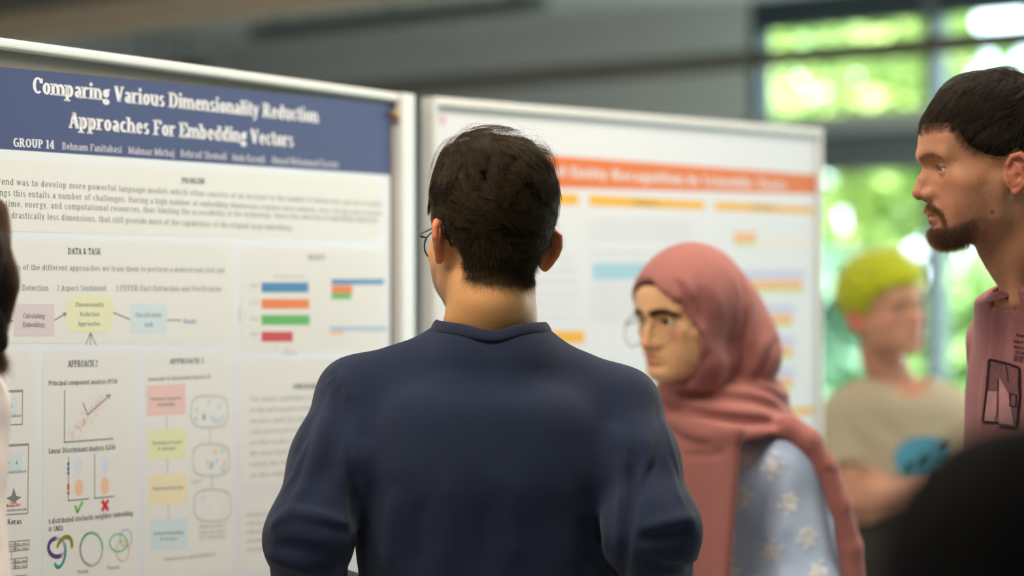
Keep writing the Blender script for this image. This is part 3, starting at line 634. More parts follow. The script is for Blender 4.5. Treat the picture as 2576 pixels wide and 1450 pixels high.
def sdf_mesh(f, xs, ys, zs, margin=0.010, B=6):
    """surface-net mesh of f(P)=0 on a rectilinear grid, evaluated only in blocks near the surface"""
    nx, ny, nz = len(xs), len(ys), len(zs); ax = (xs, ys, zs)
    mids, halfs, starts = [], [], []
    for a in ax:
        s = np.arange(0, len(a), B); e = np.minimum(s + B, len(a) - 1); mids.append((a[s] + a[e]) / 2); halfs.append((a[e] - a[s]) / 2); starts.append(s)
    G = np.stack(np.meshgrid(*mids, indexing='ij'), -1).reshape(-1, 3); Hh = np.stack(np.meshgrid(*halfs, indexing='ij'), -1).reshape(-1, 3)
    d = peval(f, G.astype(np.float32)); act = (np.abs(d) < _ln(Hh) * 1.3 + margin).reshape(len(mids[0]), len(mids[1]), len(mids[2]))
    sg = np.where(d < 0, -1, 1).astype(np.float32).reshape(act.shape)
    ix = [np.arange(n) // B for n in (nx, ny, nz)]
    A = act[np.ix_(*ix)]; Fv = sg[np.ix_(*ix)].copy()
    I, J, K = np.nonzero(A); P = np.stack([xs[I], ys[J], zs[K]], -1).astype(np.float32)
    Fv[I, J, K] = peval(f, P); neg = Fv < 0
    c = np.zeros((nx - 1, ny - 1, nz - 1), np.int8)
    for a in (0, 1):
        for b in (0, 1):
            for e in (0, 1): c += neg[a:nx - 1 + a, b:ny - 1 + b, e:nz - 1 + e]
    ci, cj, ck = np.nonzero((c > 0) & (c < 8)); idx = -np.ones(c.shape, np.int32); idx[ci, cj, ck] = np.arange(len(ci))
    acc = np.zeros((len(ci), 3)); cnt = np.zeros(len(ci)); off = [(a, b, e) for a in (0, 1) for b in (0, 1) for e in (0, 1)]
    for o1 in off:
        for axn in range(3):
            if o1[axn]: continue
            o2 = list(o1); o2[axn] = 1
            a = Fv[ci + o1[0], cj + o1[1], ck + o1[2]]; b = Fv[ci + o2[0], cj + o2[1], ck + o2[2]]; m = (a < 0) != (b < 0); t = np.where(m, a / np.where(m, a - b, 1), 0)
            p1 = np.stack([xs[ci + o1[0]], ys[cj + o1[1]], zs[ck + o1[2]]], -1); p2 = np.stack([xs[ci + o2[0]], ys[cj + o2[1]], zs[ck + o2[2]]], -1)
            acc += np.where(m[:, None], p1 + (p2 - p1) * t[:, None], 0); cnt += m
    V = (acc / cnt[:, None]).astype(np.float32)
    quads = []
    for axn in range(3):
        sl1 = [slice(None)] * 3; sl2 = [slice(None)] * 3; sl1[axn] = slice(0, -1); sl2[axn] = slice(1, None)
        e = neg[tuple(sl1)] != neg[tuple(sl2)]; i, j, k = np.nonzero(e); fl = neg[tuple(sl1)][i, j, k]
        u, w = [(1, 2), (2, 0), (0, 1)][axn]; p = np.stack([i, j, k], -1); ok = (p[:, u] > 0) & (p[:, w] > 0)
        lim = np.array([nx - 1, ny - 1, nz - 1]); ok &= (p[:, u] < lim[u]) & (p[:, w] < lim[w]); p = p[ok]; fl = fl[ok]
        def g(du, dw):
            q = p.copy(); q[:, u] -= du; q[:, w] -= dw; return idx[q[:, 0], q[:, 1], q[:, 2]]
        Q = np.stack([g(1, 1), g(0, 1), g(0, 0), g(1, 0)], -1); Q[~fl] = Q[~fl][:, ::-1]; quads.append(Q)
    Q = np.concatenate(quads); Q = Q[(Q >= 0).all(1)]
    for _ in range(2):            # pull the vertices onto the surface
        g, d0 = grad(f, V); V = V - g * np.clip(d0, -.003, .003)[:, None]
    return V, Q
def grad(f, P, h=6e-4):
    P = P.astype(np.float32); d0 = peval(f, P); g = np.stack([peval(f, P + np.eye(3, dtype=np.float32)[i] * h) - d0 for i in range(3)], -1)
    n = _ln(g)[:, None]; return g / np.maximum(n, 1e-9), d0 / np.maximum(n[:, 0] / h, .3)
def hit(f, px, py, t0=1.0, t1=9.0, off=0.0):
    """first point where the ray through the pixels meets the surface"""
    px = np.atleast_1d(np.asarray(px, np.float32)); py = np.atleast_1d(np.asarray(py, np.float32))
    d = np.stack([(px - W / 2) / FPX, np.ones_like(px), (H / 2 - py) / FPX], -1).astype(np.float32); d /= _ln(d)[:, None]; o = np.array([0, 0, CZ], np.float32)
    t = np.full(len(px), t0, np.float32)
    for _ in range(48):
        v = f(o + d * t[:, None]) - off; t = np.minimum(t + np.clip(v * .8, -.05, .4), t1)
    return o + d * t[:, None], t < t1 - .01
def strokes_px(f, items, n=4, **kw):
    """folds drawn through photo pixels and laid on the cloth: items are (pixels, height, width)"""
    X, Y, cut = [], [], [0]
    for pts, amp, w in items:
        pts = np.asarray(pts, float)
        for c, out in ((0, X), (1, Y)):
            out.append(np.concatenate([np.linspace(a[c], b[c], n, endpoint=False) for a, b in zip(pts[:-1], pts[1:])] + [[pts[-1, c]]]))
        cut.append(cut[-1] + len(X[-1]))
    p, ok = hit(f, np.concatenate(X), np.concatenate(Y), **kw); res = []
    for i, (_, amp, w) in enumerate(items):
        q = p[cut[i]:cut[i + 1]][ok[cut[i]:cut[i + 1]]]
        if len(q) > 1: res.append((q, amp, w))
    return res
def noise3(P, s, seed=0):
    """cheap smooth pseudo-noise in -1..1"""
    r = np.random.default_rng(seed); v = 0
    for k in range(6):
        w = r.normal(size=3) * s * (0.7 + .25 * k); v = v + np.sin(P @ w.astype(np.float32) + r.uniform(0, 6.28)) * (0.5 - 0.04 * k)
    return np.clip(v / 1.6, -1, 1)

class Frame:
    def __init__(s, o, fwd, up=(0, 0, 1), k=1.0):
        s.o = np.array(o, np.float32); f = np.array(fwd, float); f /= np.linalg.norm(f); u = np.array(up, float); u -= f * (u @ f); u /= np.linalg.norm(u)
        r = np.cross(f, u); s.R = np.stack([r, f, u], 1).astype(np.float32); s.k = k        # columns: the person's right, forward, up
    def loc(s, P): return ((P - s.o) @ s.R) / s.k
    def glob(s, q): return s.o + (np.asarray(q, np.float32) * s.k) @ s.R.T

EYE = (.031, .0765, .011)
def ear_sdf(q, ax):
    """ear of the local head frame; b = backwards, u = up from the ear canal"""
    def pt(b, u, l=0.0): return (.0745 + .004 + max(b, -.002) * .62 + l, -b, u)
    Q = np.stack([ax, q[:, 1], q[:, 2]], -1)
    d = chain(Q, [pt(-.005, .004, -.004), pt(-.007, .015, .000), pt(-.002, .0245, .002), pt(.008, .0275, .003), pt(.0165, .020, .003), pt(.0185, .006, .002), pt(.0165, -.006, 0), pt(.010, -.017, -.002), pt(.004, -.0225, -.003)],
              [.0030, .0036, .0040, .0042, .0042, .0040, .0036, .0042, .0058])
    a = np.array([.62, -1, 0]); a /= np.linalg.norm(a); n = np.array([1, .62, 0]); n /= np.linalg.norm(n); R = np.stack([a, [0, 0, 1], n], 1)
    plate = ell(Q, pt(.0055, .003, -.004), (.0155, .0265, .0042), R)
    d = smin(d, plate, .004)
    d = smin(d, chain(Q, [pt(.002, .017, .0), pt(.0085, .010, .0005), pt(.0105, .0, .0005), pt(.0075, -.010, 0), pt(.001, -.0125, 0)], [.002, .003, .0032, .003, .0028]), .003)
    d = smax(d, -sph(Q, pt(.0035, -.002, .003), .0062), .003)
    d = smin(d, rcone(Q, pt(-.004, .001, -.001), pt(-.0025, -.006, -.001), .0032, .0034), .004)
    d = smin(d, ell(Q, (.070, -.004, -.002), (.012, .008, .018)), .008)
    return d
def head_sdf(q, p):
    """head in its own frame (metres for an adult; x right, y forward, z up, origin between the ear canals)"""
    ax = np.abs(q[:, 0]); Q = np.stack([ax, q[:, 1], q[:, 2]], -1); g = p.get
    d = ell(Q, (0, .003, .050), (.0765 * g('wide', 1), .094, .088))
    d = smin(d, ell(Q, (0, .050, .046), (.060, .0585, .050)), .03)
    d = smin(d, ell(Q, (0, .045, -.016), (.0575 * g('wide', 1), .045, .068)), .025)
    d = smin(d, ell(Q, (.046, .056, -.004), (.021, .021, .017)), .02)
    jw = g('jaw', 1.0)
    d = smin(d, chain(Q, [(.057 * jw, .010, -.008), (.048 * jw, .014, -.052), (.016, .070, -.075)], [.012, .016, .0165], .01), .018)
    d = smin(d, ell(Q, (0, .042, -.058), (.040 * jw, .044, .026)), .02)
    d = smin(d, ell(Q, (0, .064, -.044), (.031, .034, .030)), .018)
    d = smin(d, ell(Q, (0, .0765 + g('chin', 0), -.0765), (.021, .0155, .015)), .014)
    d = smin(d, rcone(Q, (.007, .1015 + g('brow', 0), .028), (.044, .083, .029), .0095, .008), .014)
    d = smax(d, -ell(Q, (.031, .1055, .0125), (.0190, .0185, .0120)), .016)
    d = smax(d, -ell(Q, (.088, .060, .035), (.020, .030, .030)), .03)
    ns = g('nose', 1.0); nz = g('nz', 0.0); tip = np.array([0, .1085 + .003 * (ns - 1) * 10, -.0205 + nz])
    d = smin(d, chain(Q, [(0, .0945, .016), (0, .1038 + .0015 * ns, -.003), tip + [0, .0015, 0]], [.0058, .0068, .0100 * min(ns, 1.05)], .006), .010)
    d = smin(d, ell(Q, (.046, .040, -.034), (.017, .030, .028)), .02); d = smin(d, rcone(Q, (.005, .0905, .004), (.010, .0905, -.020 + nz), .008, .0095), .012)
    d = smin(d, ell(Q, (.0118 * ns, .0985, -.0238 + nz), (.0066, .0098, .0075)), .006)
    d = smax(d, -ell(Q, (.0068, .1035, -.0345 + nz), (.0034, .0055, .0045)), .003)
    lp = g('lip', 1.0)
    d = smin(d, chain(Q, [(0, .0945, -.0470), (.010, .0925, -.0468), (.023, .0815, -.0525)], [.0050 * lp, .0048 * lp, .0022], .003), .006)
    d = smin(d, chain(Q, [(0, .0915, -.0590), (.010, .0890, -.0585), (.022, .0810, -.0540)], [.0058 * lp, .0052 * lp, .0022], .003), .006)
    e = polydist(Q, [(0, .1000, -.0532), (.012, .0960, -.0526), (.024, .0835, -.0536)]); d = d + .0030 * np.exp(-(e / .0022) ** 2)
    e = polydist(Q, [(.017, .094, -.022), (.026, .086, -.038), (.030, .078, -.055)]); d = d + .0012 * np.exp(-(e / .005) ** 2)
    e = polydist(Q, [(0, .098, -.0665), (.016, .088, -.0655)]); d = d + .0022 * np.exp(-(e / .006) ** 2)
    lid = sph(Q, EYE, .0143); slit = ell(Q, (EYE[0] + .001, EYE[1] + .0115, EYE[2] - .0008), (.0152, .0135, g('slit', .0042)))
    lid = smax(lid, -slit, .0015)
    d = smin(d, lid, .0035); d = smax(d, -ell(Q, (EYE[0] + .001, EYE[1] + .0115, EYE[2] - .0008), (.0146, .0125, g('slit', .0042) * .94)), .001)
    return d
def eye_mesh(fr, side, parent, iris=(.10, .06, .035), look=(0, 1, 0), white=(.58, .54, .50)):
    """eyeball with iris and pupil painted by latitude"""
    c = np.array([EYE[0] * side, EYE[1], EYE[2]]); look = np.array(look, float); look /= np.linalg.norm(look)
    a = np.cross(look, [0, 0, 1]); a /= np.linalg.norm(a); b = np.cross(a, look); V, C = [], []; n, m = 24, 20
    for i in range(m + 1):
        th = math.pi * (i / m) ** 1.5
        for j in range(n):
            ph = 2 * math.pi * j / n; dv = look * math.cos(th) + (a * math.cos(ph) + b * math.sin(ph)) * math.sin(th); V.append(fr.glob(c + dv * .0129))
            deg = math.degrees(th); C.append((.005, .005, .005) if deg < 13 else (iris if deg < 29 else (.02, .02, .02) if deg < 32 else white))
    Q = np.array([(i * n + j, i * n + (j + 1) % n, (i + 1) * n + (j + 1) % n, (i + 1) * n + j) for i in range(m) for j in range(n)])
    return npmesh('eye', np.array(V), Q, mat('eye', (1, 1, 1), 0.08, 0.6, attr=True, namt=0.0, coat=.5), parent, np.array(C))

def hand_pts(wr, d, nrm, curl=.5, side=1):
    """five finger chains from a wrist: d = pointing, nrm = back-of-hand normal"""
    d = np.array(d, float); d /= np.linalg.norm(d); n = np.array(nrm, float); n -= d * (n @ d); n /= np.linalg.norm(n); s = np.cross(d, n) * side; wr = np.array(wr, float)
    out = []
    for k, (o, L) in enumerate(((-.030, .072), (-.010, .080), (.010, .074), (.029, .058))):
        p = wr + d * .088 + s * o; pts = [p - d * .03, p]; a = 0
        for seg in (.45, .30, .25):
            a += curl; dr = d * math.cos(a) - n * math.sin(a); p = p + dr * L * seg; pts.append(p)
        out.append((pts, [.010, .0095, .0088, .008, .007]))
    p = wr + d * .03 - s * .03; dr = d * .75 - s * .6 - n * .25; out.append(([wr + d * .015 - s * .012, p, p + dr * .035, p + dr * .035 + (d * .95 - s * .1 - n * .35) * .03], [.013, .012, .010, .008]))
    return out, (wr, wr + d * .05, wr + d * .085, s, n)
def hand_sdf(P, h): return within(P, h[1][2], .22, lambda Q: hand_sdf0(Q, h))
def hand_sdf0(P, h):
    fing, (w, c, k, s, n) = h; R = np.stack([s, (k - w) / np.linalg.norm(k - w), n], 1)
    d = smin(rcone(P, w, c, .024, .024), ell(P, c, (.044, .052, .017), R), .015)
    for pts, r in fing: d = smin(d, chain(P, pts, r, .004), .005)
    return d

class Torso:
    """stack of ellipses: rows of z, centre x, centre y, half width, half depth"""
    def __init__(s, rows, fwd, pw=2.3):
        r = np.array(sorted(rows), float); s.z = r[:, 0]; s.r = r; f = np.array([fwd[0], fwd[1]], float); f /= np.linalg.norm(f); s.f = f; s.s = np.array([f[1], -f[0]]); s.pw = pw
        zz = np.linspace(s.z[0], s.z[-1], 60); tab = [np.interp(zz, s.z, r[:, i]) for i in (1, 2, 3, 4)]
        ker = np.hanning(9); ker /= ker.sum(); s.zz = zz; s.tab = [np.convolve(np.pad(t, 4, 'edge'), ker, 'valid') for t in tab]
    def __call__(s, P, grow=0.0):
        z = P[:, 2]; cx, cy, a, b = (np.interp(z, s.zz, t).astype(np.float32) for t in s.tab); a = a + grow; b = b + grow
        dx, dy = P[:, 0] - cx, P[:, 1] - cy; q1 = np.abs(dx * s.s[0] + dy * s.s[1]) / a; q2 = np.abs(dx * s.f[0] + dy * s.f[1]) / b
        k = (q1 ** s.pw + q2 ** s.pw + 1e-9) ** (1 / s.pw); d = (k - 1) * np.minimum(a, b)
        return smax(smax(d, z - s.z[-1] - grow, .05), s.z[0] - z - grow, .02).astype(np.float32)

M_skin = mat('skin', (1, 1, 1), 0.5, 0.35, attr=True, nscale=260, namt=0.05, bump=0.00035, bscale=700, sss=0.12)
def hairmat(name, melanin, red, rough=.34, tint=None, rand=.25, coat=0.0):
    if name in _mats: return _mats[name]
    m = bpy.data.materials.new(name); m.use_nodes = True; N = m.node_tree.nodes; L = m.node_tree.links
    for n in list(N): N.remove(n)
    out = N.new('ShaderNodeOutputMaterial'); b = N.new('ShaderNodeBsdfHairPrincipled')
    if tint is None:
        b.parametrization = 'MELANIN'; b.inputs['Melanin'].default_value = melanin; b.inputs['Melanin Redness'].default_value = red; b.inputs['Random Color'].default_value = rand
    else:
        b.parametrization = 'COLOR'; b.inputs['Color'].default_value = (*tint, 1)
    b.inputs['Roughness'].default_value = rough; b.inputs['Radial Roughness'].default_value = .45; b.inputs['Random Roughness'].default_value = .2
    L.new(b.outputs[0], out.inputs['Surface']); _mats[name] = m
    return m
def strands(name, pts, r0, r1, m, parent):
    """hair strands: pts (n, k, 3)"""
    n, k, _ = pts.shape; hc = bpy.data.hair_curves.new(name); hc.add_curves([k] * n)
    hc.attributes['position'].data.foreach_set('vector', np.asarray(pts, np.float32).ravel())
    a = hc.attributes.get('radius') or hc.attributes.new('radius', 'FLOAT', 'POINT')
    rr = np.tile(np.linspace(r0, r1, k), n).astype(np.float32); a.data.foreach_set('value', rr)
    o = bpy.data.objects.new(name, hc); COL.objects.link(o); hc.materials.append(m); o['kind'] = 'stuff'
    if parent is not None: setparent(o, parent)
    return o
def sample_mesh(V, Q, n, rng, mask=None):
    """random points on quads, with normals"""
    A, B_, C_ = V[Q[:, 0]], V[Q[:, 1]], V[Q[:, 2]]; N = np.cross(B_ - A, C_ - A); ar = _ln(N); ar = ar * (1 if mask is None else mask)
    i = rng.choice(len(Q), n, p=ar / ar.sum()); u, v = rng.random((n, 1)), rng.random((n, 1))
    D_ = V[Q[i, 3]]; p = (A[i] * (1 - u) + B_[i] * u) * (1 - v) + (D_ * (1 - u) + C_[i] * u) * v
    return p, N[i] / np.maximum(_ln(N[i]), 1e-12)[:, None]
def sleeve(P, a, b, t, r0, r1, k=.004):
    """short sleeve from a towards b, cut off square at the fraction t"""
    a = np.asarray(a, np.float32); b = np.asarray(b, np.float32); e = a + (b - a) * t; n = (b - a) / np.linalg.norm(b - a)
    return smax(rcone(P, a, a + (b - a) * (t + .3), r0, r1), (P - e) @ n, k)
def cloth_mesh(name, f, lo, hi, h, m, parent, fine=((), (), ()), margin=.012):
    V, Q = sdf_mesh(f, axis(lo[0], hi[0], h, fine[0]), axis(lo[1], hi[1], h, fine[1]), axis(lo[2], hi[2], h, fine[2]), margin)
    return npmesh(name, V, Q, m, parent), V, Q
def collar_band(name, cl, c, ax1, ax2, A, B_, z0, z1, m, parent, hh=.0088, tt=.0024, n=120, lean=.55, grow=1.05, dz=-.001):
    """neck band that follows the rim of a garment where an elliptical neck hole (centre c, half axes A, B) meets the cloth"""
    th = np.linspace(0, 2 * math.pi, n + 1)[:-1]; zs_ = np.linspace(z0, z1, 91); c = np.asarray(c, float)[:2]; ax1 = np.asarray(ax1, float)[:2]; ax2 = np.asarray(ax2, float)[:2]
    g = c + np.outer(A * np.cos(th), ax1) + np.outer(B_ * np.sin(th), ax2)
    G = np.concatenate([np.repeat(g, 91, 0), np.tile(zs_, n)[:, None]], 1).astype(np.float32); sd = cl(G).reshape(n, 91); zr = np.array([zs_[np.nonzero(r < 0)[0].max()] if (r < 0).any() else z0 for r in sd])
    for _ in range(12): zr = (np.roll(zr, 1) + 2 * zr + np.roll(zr, -1)) / 4
    path = np.concatenate([c + (g - c) * grow, (zr + dz)[:, None]], 1); up = np.concatenate([c - path[:, :2], np.zeros((n, 1))], 1); up = up / _ln(up)[:, None] * lean + [0, 0, 1]; up /= _ln(up)[:, None]; Vc = []
    for i in range(n):
        t = path[(i + 1) % n] - path[i - 1]; t /= np.linalg.norm(t); u = up[i]; nn = np.cross(t, u); nn /= np.linalg.norm(nn)
        for k in range(10): a = 2 * math.pi * k / 10; Vc.append(path[i] + u * hh * math.cos(a) + nn * tt * math.sin(a))
    Qc = np.array([(i * 10 + k, i * 10 + (k + 1) % 10, ((i + 1) % n) * 10 + (k + 1) % 10, ((i + 1) % n) * 10 + k) for i in range(n) for k in range(10)])
    return npmesh(name, np.array(Vc), Qc, m, parent)
def shoes(parent, ank, fwd, m, k=1.0):
    f = np.array([fwd[0], fwd[1], 0.0]); f /= np.linalg.norm(f); s = np.array([f[1], -f[0], 0])
    for a in ank:
        a = np.array([a[0], a[1], 0.0]); R = np.stack([s, f, [0, 0, 1]], 1)
        def fs(P, a=a):
            d = ell(P, a + f * .085 * k + [0, 0, .03], (.047 * k, .145 * k, .052), R); d = smin(d, rcone(P, a + f * .0 + [0, 0, .05], a + [0, 0, .11], .045, .047), .03)
            return smax(d, .001 - P[:, 2], .006)
        c = a + f * .08
        cloth_mesh('shoe', fs, c - [.26, .26, .02], c + [.26, .26, .2], .012, m, parent)
# ------------------------------------------------------------------ shared pieces of people
CR_C = np.array([0, .003, .050], np.float32); CR_R = np.array([.0765, .094, .088], np.float32)
def region(bnd):
    """hair region below zero: boundary height as a function of the forward coordinate"""
    b = np.array(bnd, float); return lambda q: (np.interp(q[:, 1], b[:, 0], b[:, 1]).astype(np.float32) - q[:, 2]) * .7
def grow_hair(fr, V, Q, n, bndf, lenf, liftf, whorl, rng, swirl=.25, wave=(.004, 55.0), k=9, droop=.0, thin=1.0, jitter=.12, clump=.5, nclump=260, push=0.0, hold=1.0):
    """strand points in world space, combed away from a whorl over the skull ellipsoid"""
    q = fr.loc(V); m = (bndf(q[Q[:, 0]]) < -.002).astype(float); m *= (np.abs(q[Q[:, 0]][:, 0]) < .1)
    P, _ = sample_mesh(V, Q, n, rng, m); q0 = fr.loc(P.astype(np.float32)); cidx = rng.choice(n, nclump, replace=False); cq = q0[cidx]
    d2 = ((q0[:, None, :] - cq[None]) ** 2).sum(-1) if n * nclump < 9e6 else None
    if d2 is None:
        near = np.concatenate([((q0[s:s + 2000, None, :] - cq[None]) ** 2).sum(-1).argmin(1) for s in range(0, n, 2000)])
    else: near = d2.argmin(1)
    rc = cq[near]; mix = (clump * rng.uniform(.6, 1.0, n))[:, None]
    src = q0 * (1 - mix) + rc * mix                                     # what steers a strand: mostly its clump
    L = lenf(q0) * rng.uniform(.8, 1.15, n); lift = liftf(q0); w = np.array(whorl, np.float32)
    ph = noise3(src, 38, 3) * 5 + rng.normal(0, .25, n); turn = noise3(src, 30, 8)
    p = q0.copy(); out = [p.copy()]
    for s in range(1, k):
        t = s / (k - 1); rel = (p - CR_C) / CR_R; nrm = rel / CR_R; nrm /= _ln(nrm)[:, None]
        near_w = np.clip(1 - _ln(src - w) / .035, 0, 1)[:, None]; c = src - w + near_w * .03 * np.stack([np.sin(ph * 1.7), np.cos(ph * 2.3) - .3, np.sin(ph)], 1); c = c - nrm * (c * nrm).sum(1)[:, None]; c /= np.maximum(_ln(c), 1e-6)[:, None]
        sd = np.cross(nrm, c); dr = c + sd * (swirl + .55 * turn)[:, None]; dr = dr + np.array([0, .6 * push, -droop]) ; dr = dr - nrm * (dr * nrm).sum(1)[:, None]; dr /= np.maximum(_ln(dr), 1e-6)[:, None]
        dr += rng.normal(0, jitter, p.shape)
        p = p + dr * (L / (k - 1))[:, None] + sd * (wave[0] / (k - 1) * 6.0 * np.cos(wave[1] * L * t * 2 + ph))[:, None] * np.minimum(1, L / .03)[:, None]
        pull = (rc - q0) * (clump * .9 / (k - 1)); p = p + pull
        # keep a height above the skull
        rel = (p - CR_C) / CR_R; kk = _ln(rel); lift = np.minimum(lift, liftf(p) + .001); hgt = lift * np.sin(min(1, t * 1.3) * math.pi / 2) * (1 + .5 * turn * t); base = _ln((q0 - CR_C) / CR_R)
        mt = t * np.clip((q0[:, 2] - .01) / .04, 0, 1); bt = base * (1 - mt) + np.minimum(base, .995) * mt; want = bt + hgt / .085; kk2 = kk + (np.maximum(want, bt + .006) - kk) * hold
        p = CR_C + (rel * (kk2 / kk)[:, None]) * CR_R
        out.append(p.copy())
    A = np.stack(out, 1); return fr.glob(A.reshape(-1, 3)).reshape(A.shape)
def glasses(fr, label, m, lens_m, tx=1.0, lc=(.034, .1005, .0035), rx=.0235, rz=.0215, drop=0.0, rim=.0011):
    root = empty('glasses', tuple(map(float, fr.glob((0, .1, 0)))))
    for s in (-1, 1):
        tp = []
        for k in range(40):
            a = 2 * math.pi * k / 40; x, z = lc[0] + rx * math.cos(a), lc[2] + rz * math.sin(a) - drop; y = lc[1] - .35 * max(0, x - .03) ** 1.3 + .0 - (z - lc[2]) * .10
            tp.append(fr.glob((s * x, y, z)))
        V_, F_ = tube(tp, rim, 8, closed=True); mesh('rim', V_, F_, m, root, True)
        c = np.mean(tp, 0); mesh('lens', tp + [c], [(i, (i + 1) % 40, 40) for i in range(40)], lens_m, root, True)
        zt = lc[2] + .010 - drop
        path = [(s * (lc[0] + rx), lc[1] - .006, zt), (s * .066, .094, zt + .001), (s * .070 * tx, .080, zt + .004), (s * .0775 * tx, .030, .020), (s * .0795 * tx, -.002, .0285), (s * .0785 * tx, -.014, .020), (s * .077 * tx, -.022, .004)]
        V_, F_ = tube([fr.glob(p) for p in path], [.0013, .0016, .0012, .0012, .0014, .0016, .0012], 8); mesh('temple', V_, F_, m, root, True)
        V_, F_ = tube([fr.glob(p) for p in ((s * .0115, .1025, -.004 - drop), (s * .011, .100, -.008 - drop))], [.0022, .0026], 8); mesh('nose_pad', V_, F_, lens_m, root, True)
    V_, F_ = tube([fr.glob(p) for p in ((-.0115, lc[1] + .001, .008 - drop), (-.005, .106, .0115 - drop), (.005, .106, .0115 - drop), (.0115, lc[1] + .001, .008 - drop))], rim * 1.1, 8); mesh('bridge', V_, F_, m, root, True)
    return tag(root, label, 'glasses')
def leg_fn(pel, fwd, hipw, zk=.50, spread=.02, r=(.095, .068, .052)):
    f = np.array([fwd[0], fwd[1], 0.0]); f /= np.linalg.norm(f); s = np.array([f[1], -f[0], 0.0]); pel = np.array(pel, float); J = []
    for sg in (-1, 1):
        hp = pel + s * sg * hipw; kn = np.array([hp[0], hp[1], zk]) + s * sg * spread * .5 + f * .02; an = np.array([hp[0], hp[1], .09]) + s * sg * spread - f * .01; J.append((hp, kn, an))
    def fn(P):
        d = ell(P, pel + [0, 0, .02], (hipw + .085, hipw + .085, .13)); R = np.stack([s, f, [0, 0, 1]], 1); d = ell(P, pel + [0, 0, .0], (hipw + .082, .125, .14), R)
        for hp, kn, an in J: d = smin(d, chain(P, [hp, kn, an], r, .03), .03)
        d = smin(d, ell(P, pel + [0, 0, .08], (hipw + .075, .115, .10), R), .05)
        return smax(smax(d, P[:, 2] - pel[2] - .13, .01), .045 - P[:, 2], .005)
    return fn, [j[2] for j in J]
def pd_xz(q, pts):
    """distance to a line drawn on the front of the face, seen from the front"""
    p = np.array(pts, np.float32) * np.array([1, 0, 1], np.float32); d = polydist(np.stack([np.abs(q[:, 0]), 0 * q[:, 1], q[:, 2]], 1).astype(np.float32), p); return np.where(q[:, 1] > .055, d, 1.0)
def paint(base, V, parts):
    """blend colours onto vertices: parts are (weight array, rgb)"""
    c = np.tile(np.array(base, np.float32), (len(V), 1))
    for w, rgb in parts: w = np.clip(w, 0, 1)[:, None]; c = c * (1 - w) + np.array(rgb, np.float32) * w
    return c
def bump_w(q, c, r): return np.exp(-(((q - np.array(c)) / np.array(r)) ** 2).sum(1))
def fur(name, V, Q, fr, mask, n, L, m, parent, rng, dirf, k=4, r0=.00007, r1=.00003, jit=.3, bend=.3):
    """short hairs standing on a skin mesh where mask(local points) is positive"""
    q = fr.loc(V); w = mask(q)[Q].mean(1); w = np.clip(w, 0, None); P, N = sample_mesh(V, Q, n, rng, w)
    d = dirf(fr.loc(P.astype(np.float32)), N @ fr.R) + rng.normal(0, jit, P.shape); d = d / _ln(d)[:, None]; d = d @ fr.R.T
    LL = (L(fr.loc(P.astype(np.float32))) if callable(L) else L) * rng.uniform(.6, 1.15, n); pts = []
    bd = rng.normal(0, bend, P.shape) + np.array([0, 0, -bend])
    for i in range(k):
        t = i / (k - 1); pts.append(P + d * (LL * t)[:, None] + bd * (LL * t * t * .5)[:, None])
    return strands(name, np.stack(pts, 1), r0, r1, m, parent)
def skin_paint(fr, V, base, red, shade, lip, stub=0.0, stubc=(.1, .07, .05), brow=None, browc=(.03, .02, .015)):
    q = fr.loc(V); a = np.abs(q[:, 0]); Q = np.stack([a, q[:, 1], q[:, 2]], 1)
    parts = [(noise3(q, 50, 2) * .5 * .3 + .12, shade), (.55 * bump_w(Q, (.042, .07, -.012), (.02, .03, .018)), red), (.6 * bump_w(Q, (0, .115, -.02), (.016, .018, .014)), red),
             (1.0 * ((a > .0745) & (np.abs(q[:, 2]) < .034) & (np.abs(q[:, 1]) < .032)), red)]
    if stub:
        jaw = np.clip((-.022 - q[:, 2] + .45 * np.clip(.05 - q[:, 1], 0, .06)) / .02, 0, 1) * np.clip((q[:, 2] + .125) / .02, 0, 1) * np.clip((q[:, 1] + .004) / .02, 0, 1)
        jaw *= .72 + .28 * noise3(q, 90, 5); parts.append((stub * jaw, stubc))
    ml = polydist(Q, [(0, .0975, -.0478), (.010, .0955, -.0470), (.022, .083, -.0525)]); m2 = polydist(Q, [(0, .095, -.0592), (.010, .092, -.0588), (.021, .082, -.0545)])
    lw = np.clip(1.6 - ml / .0036, 0, 1); lw2 = np.clip(1.6 - m2 / .0044, 0, 1); parts.append((np.maximum(lw, lw2), lip))
    if brow:
        e = pd_xz(q, brow); parts.append((np.clip(1.7 - e / brow_w, 0, 1) * .45, browc))
    return paint(base, V, parts)
brow_w = .0022
BROW = [(.010, .113, .0255), (.022, .109, .0290), (.036, .097, .0295), (.047, .083, .0245)]

